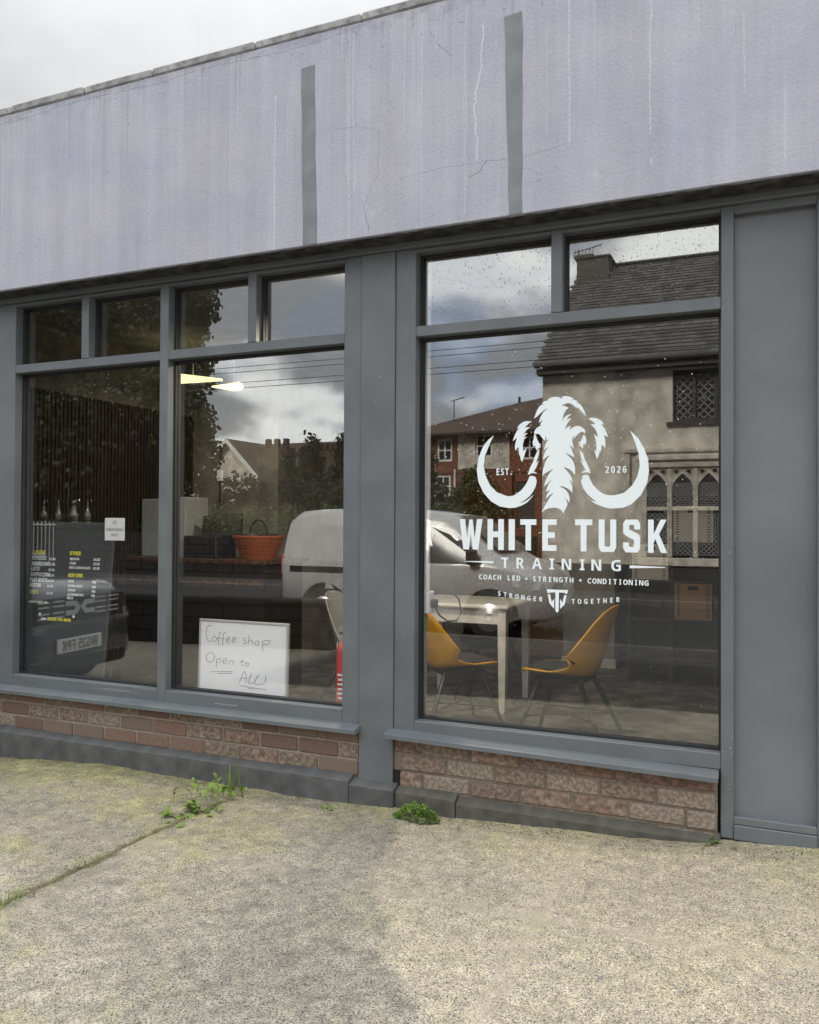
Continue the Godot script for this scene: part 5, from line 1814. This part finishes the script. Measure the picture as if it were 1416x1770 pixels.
	bx("sill", V(up[0] - 0.12, up[1] - 0.09, -0.07), V(up[2] + 0.1, up[1] - 0.001, 0.10), M.dark_paint, w)
	sash(t, 2.6, 3.75, 4.3, 4.88, 0.05, M.dark_paint, 3, 1)
	sash(t, 2.4, 0.9, 4.2, 2.6, 0.05, M.dark_paint, 3, 2)
	gothic_bay(t)


func gothic_bay(t: Node3D) -> void:
	var bay := obj("bay_window", _box_mesh(V(-2.70, 0.62, -0.50), V(0.60, 0.80, 0.0), 0.02), M.render_trim, t)   # sill
	bx("bay_base", V(-2.62, -0.3, -0.44), V(0.55, 0.619, -0.031), M.dark_paint, bay)
	bx("bay_head", V(-2.72, 2.72, -0.52), V(0.62, 2.86, 0.0), M.render_trim, bay, 0.02)
	bx("bay_cornice", V(-2.80, 2.861, -0.58), V(0.70, 3.0, 0.0), M.render_trim, bay, 0.03)
	bx("string_course", V(-3.15, 3.08, -0.10), V(0.95, 3.18, -0.001), M.render_trim, t, 0.02)
	bx("hood_mould", V(-3.15, 2.2, -0.08), V(-2.98, 3.079, -0.001), M.render_trim, t, 0.02)
	var x0 := -2.62
	var n := 6
	var wd := 3.14 / n
	bx("bay_transom", V(x0, 1.80, -0.47), V(x0 + wd * n, 1.89, -0.36), M.render_trim, bay, 0.015)
	for k in n + 1:
		bx("bay_mullion", V(x0 + wd * k - 0.055, 0.801, -0.48), V(x0 + wd * k + 0.055, 2.719, -0.36), M.render_trim, bay, 0.02)
	bx("side_light", V(-2.66, 0.801, -0.36), V(-2.60, 2.719, -0.01), M.render_trim, bay)
	for k in n:
		var a := x0 + wd * k + 0.056
		var c := x0 + wd * (k + 1) - 0.056
		var p := bx("pane", V(a, 0.801, -0.400), V(c, 2.719, -0.392), M.dark_glass, bay)
		lattice(p, a, 0.85, c, 2.4, -0.405, 0.10)
		# cusped head over the light: two pointed arcs, with a ring in each spandrel
		var mid := (a + c) * 0.5
		var r := (c - a) * 0.5
		var head := PackedVector2Array([Vector2(a, 2.719), Vector2(a, 2.30)])
		for q in 7:
			var s := q / 6.0
			var ang := s * 1.15
			head.append(Vector2(a + r * (1.0 - cos(ang)) * 1.69, 2.30 + 0.30 * sin(ang) / sin(1.15) - 0.035 * sin(s * PI)))
		for q in 7:
			var s := 1.0 - q / 6.0
			var ang := s * 1.15
			head.append(Vector2(c - r * (1.0 - cos(ang)) * 1.69, 2.30 + 0.30 * sin(ang) / sin(1.15) - 0.035 * sin(s * PI)))
		head.append(Vector2(c, 2.30))
		head.append(Vector2(c, 2.719))
		var clean := PackedVector2Array()
		for v in head:
			if clean.is_empty() or clean[-1].distance_to(v) > 0.003:
				clean.append(v)
		if Geometry2D.triangulate_polygon(clean).size():
			var b := MB.new()
			b.prism(clean, -0.45, -0.41)
			obj("tracery_head", b, M.render_trim, bay)
		for s in [-1, 1]:
			var ring := MB.new(true)
			var path := []
			for q in 13:
				var ang := TAU * q / 12.0
				path.append(V(mid + s * r * 0.62 + cos(ang) * 0.065, 2.635 + sin(ang) * 0.065, -0.457))
			ring.tube(path, 0.014, 5, false)
			obj("tracery_ring", ring, M.render_trim, bay)
			ring = MB.new(true)
			ring.lathe([[0.0, 0.0], [0.045, 0.0], [0.045, 0.004], [0.0, 0.004]], Vector3(), 10)
			var d := obj("tracery_eye", ring, M.void, bay)
			d.rotation.x = -PI / 2
			d.position = V(mid + s * r * 0.62, 2.635, -0.4515)


func brick_houses() -> void:
	var z := 38.0
	var t := thing("brick_house_row", "red brick houses with hipped tile roof and a cream panel seen beyond the cream house", "house", V(0, 0, z))
	var holes := [[-16.81, 4.75, -15.95, 5.95], [-16.9, 2.85, -16.04, 4.0], [-14.62, 4.92, -13.7, 6.12], [-12.2, 4.75, -11.2, 5.95], [-12.4, 1.2, -11.4, 3.6], [-15.3, 0.0, -14.4, 2.2]]
	obj("wall", wall_with_holes(-18.6, -8.0, -0.3, 6.3, 0.0, 0.35, holes), M.brick_far, t)
	bx("wall", V(-18.6, -0.3, 0.351), V(-8.0, 6.3, 8.0), M.brick_far, t)
	obj("cream_panel", wall_with_holes(-15.6, -12.75, 4.3, 6.22, -0.05, -0.001, [holes[2]]), M.render_cream, t)
	bx("string_course", V(-18.62, 4.1, -0.06), V(-8.0, 4.24, -0.002), M.brick_far, t)
	sash(t, holes[0][0], holes[0][1], holes[0][2], holes[0][3], 0.05, M.white_paint, 2, 2, 0.10)
	sash(t, holes[1][0], holes[1][1], holes[1][2], holes[1][3], 0.05, M.white_paint, 2, 2, 0.10)
	sash(t, holes[2][0], holes[2][1], holes[2][2], holes[2][3], 0.05, M.white_paint, 2, 2, 0.10)
	sash(t, holes[3][0], holes[3][1], holes[3][2], holes[3][3], 0.05, M.white_paint, 2, 2, 0.10)
	bx("door", V(-12.4, 1.2, 0.08), V(-11.4, 3.6, 0.14), M.dark_paint, t)
	bx("door", V(-15.3, 0.0, 0.08), V(-14.4, 2.2, 0.14), M.dark_paint, t)
	bx("downpipe", V(-15.82, 0.0, -0.10), V(-15.72, 4.3, -0.02), M.white_paint, t, 0.02)
	bx("porch_post", V(-12.75, 0.0, -0.30), V(-12.55, 4.1, -0.10), M.brick_far, t)
	var b := MB.new()
	# hipped roof, its ridge running back and stepping up to the right
	b.quad(V(-19.2, 6.2, -0.6), V(-12.9, 6.2, -0.6), V(-13.4, 8.3, 4.0), V(-14.6, 7.75, 4.0), V(0, 1, -1))
	b.tri(V(-19.2, 6.2, -0.6), V(-14.6, 7.75, 4.0), V(-19.2, 6.2, 8.6), V(-1, 1, 0))
	b.quad(V(-12.9, 6.2, -0.6), V(-7.5, 6.2, -0.6), V(-7.5, 9.2, 4.0), V(-13.4, 8.3, 4.0), V(0, 1, -1))
	b.quad(V(-14.6, 7.75, 4.0), V(-7.5, 9.2, 4.0), V(-7.5, 6.2, 8.6), V(-19.2, 6.2, 8.6), V(0, 1, 1))
	var rf := obj("roof", b, M.tile_far, t)
	bx("finial", V(-13.46, 8.3, 3.94), V(-13.34, 8.62, 4.06), M.tile_far, rf)
	bx("gutter", V(-19.25, 6.1, -0.75), V(-7.5, 6.22, -0.6), M.dark_paint, rf)
	var ae := thing("roof_aerial", "small television aerial on the hipped brick house roof", "aerial", V(-16.3, 6.9, 39.2))
	var m := MB.new(true)
	m.tube([V(0, 0, 0), V(0, 1.3, 0)], 0.03, 5)
	m.tube([V(-0.2, 1.25, 0), V(0.6, 1.45, 0)], 0.03, 5)
	obj("mast", m, M.lead, ae)
	tree(V(-12.9, -0.2, 33.0), 2.6, [[0.0, 2.9, 0.0, 1.1], [0.5, 2.2, 0.3, 1.0], [-0.6, 2.3, 0.0, 0.9], [0.0, 3.7, 0.0, 0.7]], 900, 0.30, "leaf_mid", "garden_tree", "small leafy garden tree in front of the brick houses", "tree")


func far_houses() -> void:
	# a gabled house with white bargeboards and a chimney stack, half hidden by trees
	var t := thing("gabled_house", "distant gabled house with pale bargeboards between the trees", "house", V(-28.2, 0, 35.0))
	var b := MB.new()
	b.prism(pairs([-1.9, -0.3, 1.9, -0.3, 1.9, 3.9, 0.0, 6.0, -1.9, 3.9]), 0.0, 0.3)
	obj("gable_wall", b, M.render_cream, t)
	bx("wall", V(-4.5, -0.3, 0.301), V(5.6, 3.8, 6.0), M.render_cream, t)
	b = MB.new()
	b.quad(V(0, 6.1, -0.3), V(0, 6.1, 6.3), V(2.3, 3.7, 6.3), V(2.3, 3.7, -0.3), V(1, 1, 0))
	b.quad(V(0, 6.1, -0.3), V(0, 6.1, 6.3), V(-2.3, 3.7, 6.3), V(-2.3, 3.7, -0.3), V(-1, 1, 0))
	b.quad(V(-5, 3.7, 0.4), V(6, 3.7, 0.4), V(5, 6.1, 3.4), V(-4, 6.1, 3.4), V(0, 1, -1))
	obj("roof", b, M.tile_far, t)
	for s in [-1.0, 1.0]:
		b = MB.new()
		b.prism(pairs([0.0, 6.12, 2.35 * s, 3.72, 2.35 * s, 3.46, 0.0, 5.84]), -0.34, -0.26)
		obj("bargeboard", b, M.white_paint, t)
	sash(t, -0.6, 2.2, 0.7, 3.6, -0.01, M.white_paint, 2, 2, 0.1)
	b = MB.new()
	b.box(V(5.4, 3.0, -5.0), V(6.9, 5.0, -4.2))
	var c := obj("chimney", b, M.tile_far, t)
	for k in 3:
		bx("chimney_pot", V(5.5 + 0.5 * k, 5.0, -4.75), V(5.75 + 0.5 * k, 5.45, -4.45), M.tile_far, c, 0.05)
	t = thing("terrace_chimneys", "dark terrace with a long row of chimney pots above the hedge", "house", V(-20.2, 0, 31.0))
	bx("wall", V(-2.6, -0.3, 0.0), V(4.0, 3.6, 5.0), M.tile_far, t)
	b = MB.new()
	b.quad(V(-2.9, 3.5, -0.3), V(4.3, 3.5, -0.3), V(4.3, 4.25, 2.5), V(-2.9, 4.25, 2.5), V(0, 1, -1))
	b.quad(V(-2.9, 3.5, 5.3), V(4.3, 3.5, 5.3), V(4.3, 4.25, 2.5), V(-2.9, 4.25, 2.5), V(0, 1, 1))
	obj("roof", b, M.tile_far, t)
	c = bx("chimney", V(-1.1, 3.6, 1.5), V(0.9, 5.0, 2.3), M.tile_far, t)
	for k in 6:
		bx("chimney_pot", V(-1.0 + 0.31 * k, 5.0, 1.75), V(-0.8 + 0.31 * k, 5.42, 2.05), M.tile_far, c, 0.04)
	# railings of the garden on the left
	t = thing("garden_railing", "low pale upright railings beyond the road at the far left", "railing", V(-20.2, -0.1, 13.6))
	bx("rail", V(-2.0, 1.40, -0.02), V(1.6, 1.44, 0.02), M.aluminium, t)
	bx("rail", V(-2.0, 0.2, -0.02), V(1.6, 0.24, 0.02), M.aluminium, t)
	var bar := _box_mesh(V(-0.014, 0.0, -0.014), V(0.014, 1.52, 0.014), 0.004)
	for k in 24:
		obj("bar", bar, M.aluminium, t).position.x = -1.95 + 0.15 * k


func leaf_cluster(size: float, count: int, seed_: int, long := 1.0) -> ArrayMesh:
	var r := RandomNumberGenerator.new()
	r.seed = seed_
	var b := MB.new()
	for k in count:
		var d := V(r.randfn(0, 1), r.randfn(0, 1), r.randfn(0, 1)).normalized()
		var p := d * size * r.randf_range(0.1, 0.9)
		var a := V(r.randfn(0, 1), r.randfn(0, 1) - 0.4, r.randfn(0, 1)).normalized() * size * 0.46 * long
		var s := a.cross(d).normalized() * size * 0.2
		b.tint = Color(1, 1, 1) * r.randf_range(0.7, 1.2)
		b.quad(p - a * 0.5, p + s, p + a * 0.5, p - s, d)
	return b.done()


func crown(t: Node3D, lumps: Array, count: int, size: float, m: String, called := "crown") -> void:
	# leaf sprays spread through overlapping lumps: x, y, z, radius
	var total := 0.0
	for l in lumps:
		total += l[3] * l[3]
	var pts := []
	for l in lumps:
		for k in int(count * l[3] * l[3] / total):
			var d := V(rng.randfn(0, 1), rng.randfn(0, 1), rng.randfn(0, 1)).normalized()
			pts.append([V(l[0], l[1], l[2]) + d * l[3] * V(1, 0.85, 1) * pow(rng.randf(), 0.28) * rng.randf_range(0.85, 1.1), d])
	var mm := MultiMesh.new()
	mm.transform_format = MultiMesh.TRANSFORM_3D
	mm.use_colors = true
	mm.mesh = leaf_cluster(size, 7, 77)
	mm.instance_count = pts.size()
	for k in pts.size():
		mm.set_instance_transform(k, Transform3D(Basis.from_euler(V(rng.randf() * 6.28, rng.randf() * 6.28, rng.randf() * 6.28)).scaled(Vector3.ONE * rng.randf_range(0.7, 1.3)), pts[k][0]))
		var f := rng.randf_range(0.6, 1.3)
		mm.set_instance_color(k, Color(f * rng.randf_range(0.9, 1.25), f, f * 0.9))
	var o := MultiMeshInstance3D.new()
	o.name = fresh(t, called)
	o.multimesh = mm
	o.material_override = M[m]
	t.add_child(o, true)
	stuff(o)


func tree(at: Vector3, trunk_h: float, lumps: Array, count: int, size: float, m: String, called: String, label: String, category: String, group := "") -> Node3D:
	var t := thing(called, label, category, at, 0.0, group)
	var b := MB.new(true)
	b.tube([V(0, -0.3, 0), V(0.05, trunk_h * 0.4, 0.02), V(-0.03, trunk_h, 0)], [trunk_h * 0.085, trunk_h * 0.06, trunk_h * 0.04], 10)
	obj("trunk", b, M.bark, t)
	for l in lumps:
		b = MB.new(true)
		var e := V(l[0], l[1], l[2])
		b.tube([V(0, trunk_h * 0.75, 0), V(e.x * 0.45, lerpf(trunk_h, e.y, 0.45) + 0.15, e.z * 0.45), e * V(0.9, 1, 0.9)], [trunk_h * 0.035, trunk_h * 0.022, trunk_h * 0.008], 7)
		obj("limb", b, M.bark, t)
	crown(t, lumps, count, size, m)
	return t


func conifer(at: Vector3, h: float, r: float, label: String) -> void:
	var t := thing("dark_conifer", label, "tree", at, 0.0, "dark conifers beyond the hedge")
	var b := MB.new(true)
	b.tube([V(0, -0.3, 0), V(0, h * 0.97, 0)], [h * 0.022, 0.02], 7)
	obj("trunk", b, M.bark, t)
	var lumps := []
	var n := 16
	for k in n:
		var s := float(k) / (n - 1)
		var rr := r * (1.0 - s * 0.86) * rng.randf_range(0.85, 1.1)
		lumps.append([rng.randfn(0, rr * 0.25), h * (0.10 + 0.88 * s), rng.randfn(0, rr * 0.25), rr])
	crown(t, lumps, 2400, 0.30, "leaf_fir")


func trees() -> void:
	# the big tree across the road
	var lumps := []
	for k in 34:
		var a := rng.randf() * TAU
		var e := rng.randf()
		var p := V(cos(a) * 4.4 * sqrt(rng.randf()), 3.3 + e * 8.0, sin(a) * 3.4 * sqrt(rng.randf()))
		var shrink := 1.0 - 0.40 * absf(e - 0.35) / 0.65
		lumps.append([p.x * shrink, p.y, p.z * shrink, rng.randf_range(1.3, 2.0)])
	lumps.append_array([[3.9, 4.6, -0.6, 1.3], [4.0, 3.6, 0.2, 1.0], [3.2, 6.0, 0.4, 1.4], [3.5, 5.2, -0.5, 1.2], [2.5, 7.4, 0.0, 1.4], [1.4, 8.8, 0.0, 1.6], [-3.4, 5.2, 0.0, 1.8], [-3.0, 8.2, 0.0, 1.8], [-1.0, 10.6, 0.0, 1.8]])
	tree(V(-20.0, -0.2, 15.8), 3.4, lumps, 32000, 0.29, "leaf_dark", "broad_tree", "tall dark leafy tree across the road, mirrored in the left window", "tree")
	lumps = []
	for k in 12:
		lumps.append([rng.randfn(0, 1.6), rng.randf_range(2.6, 8.5), rng.randfn(0, 1.2), rng.randf_range(1.0, 1.6)])
	tree(V(-26.0, -0.2, 18.5), 3.0, lumps, 9000, 0.29, "leaf_dark", "broad_tree", "second dark leafy tree standing farther left beyond the railings", "tree")
	lumps = []
	for k in 14:
		lumps.append([rng.randfn(0, 2.4), rng.randf_range(1.2, 5.2), rng.randfn(0, 0.8), rng.randf_range(1.1, 1.6)])
	tree(V(-29.6, -0.2, 26.5), 3.0, lumps, 5200, 0.42, "leaf_fir", "broad_tree", "low dark tree in front of the left roof of the gabled house", "tree")
	var firs := [[-17.6, 26.0, 4.6, 1.5, "low dark conifer next to the chimney stack"], [-16.4, 24.0, 4.9, 1.4, "tallest pointed conifer of the middle of the row"], [-19.6, 27.5, 4.6, 1.5, "dark conifer left of the terrace chimneys"], [-15.1, 24.5, 5.2, 1.7, "broad dark conifer at the right of the row"], [-13.6, 23.0, 5.4, 1.8, "rightmost dark conifer, beside the post"], [-21.8, 29.0, 4.2, 1.4, "dark conifer beside the gabled house"], [-23.4, 27.0, 4.0, 1.5, "dark conifer at the left end of the row"], [-12.0, 24.0, 4.8, 1.7, "dark conifer hidden mostly by the window post"]]
	for f in firs:
		conifer(V(f[0], -0.2, f[1]), f[2], f[3], f[4])
	# clipped hedge along the far pavement
	var t := thing("green_hedge", "long clipped green hedge along the far pavement", "hedge", V(-13.0, -0.1, 15.75))
	lumps = []
	for k in 40:
		lumps.append([-12.0 + k * 0.46, 1.35 + 0.06 * sin(k * 1.7), rng.randfn(0, 0.12), 0.72])
		lumps.append([-12.0 + k * 0.46, 0.55, rng.randfn(0, 0.12), 0.70])
	crown(t, lumps, 9000, 0.20, "leaf_mid", "foliage")
	t = thing("hedge_shade_wall", "added dark stone wall standing in for the shade under the clipped hedge", "wall", V(-13.0, -0.1, 14.75))  # added dark wall in place of the shadow band below the hedge
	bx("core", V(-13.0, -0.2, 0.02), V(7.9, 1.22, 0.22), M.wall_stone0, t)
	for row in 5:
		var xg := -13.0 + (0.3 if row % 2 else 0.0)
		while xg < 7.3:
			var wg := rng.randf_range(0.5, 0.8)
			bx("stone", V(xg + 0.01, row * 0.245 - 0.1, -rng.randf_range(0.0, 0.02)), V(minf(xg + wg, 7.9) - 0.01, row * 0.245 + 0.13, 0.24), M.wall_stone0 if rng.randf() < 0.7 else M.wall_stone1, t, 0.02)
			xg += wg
	t = thing("dark_hedge", "tall dark hedge behind the big tree, filling the gap to the houses", "hedge", V(-24.0, -0.2, 21.0))
	lumps = []
	for k in 26:
		lumps.append([-14.0 + k * 1.1, 1.4, rng.randfn(0, 0.3), 1.35])
		lumps.append([-14.0 + k * 1.1, 2.4 + rng.randfn(0, 0.15), rng.randfn(0, 0.3), 0.9])
	crown(t, lumps, 7000, 0.32, "leaf_fir", "foliage")


func wires() -> void:
	var y := [4.70, 4.62, 4.42, 4.33]
	for k in 4:
		var t := thing("overhead_wire", ["topmost overhead wire across the sky", "second overhead wire, just under the topmost", "third overhead wire, upper of the lower pair", "lowest overhead wire across the sky"][k], "wire", V(0, 0, 11.0), 0.0, "overhead wires across the road")
		var b := MB.new(true)
		var path := []
		for n in 25:
			var s := n / 24.0
			path.append(V(lerpf(-26, 14, s), y[k] + 0.30 * (s - 0.5) * (2.0 * s - 1.0) * 1.6 + s * 0.12, 0.15 * k))
		b.tube(path, 0.007, 5)
		obj("cable", b, M.black_plastic, t)
	var p := thing("utility_pole", "wooden pole carrying the overhead wires", "pole", V(14.2, -0.2, 11.2))
	var b := MB.new(true)
	b.tube([V(0, -0.3, 0), V(0, 6.4, 0)], [0.14, 0.10], 12)
	obj("post", b, M.bark, p)
	p = copy_of(p, "utility_pole", "wooden pole carrying the far end of the overhead wires", V(-26.2, -0.2, 11.2), 0.0)
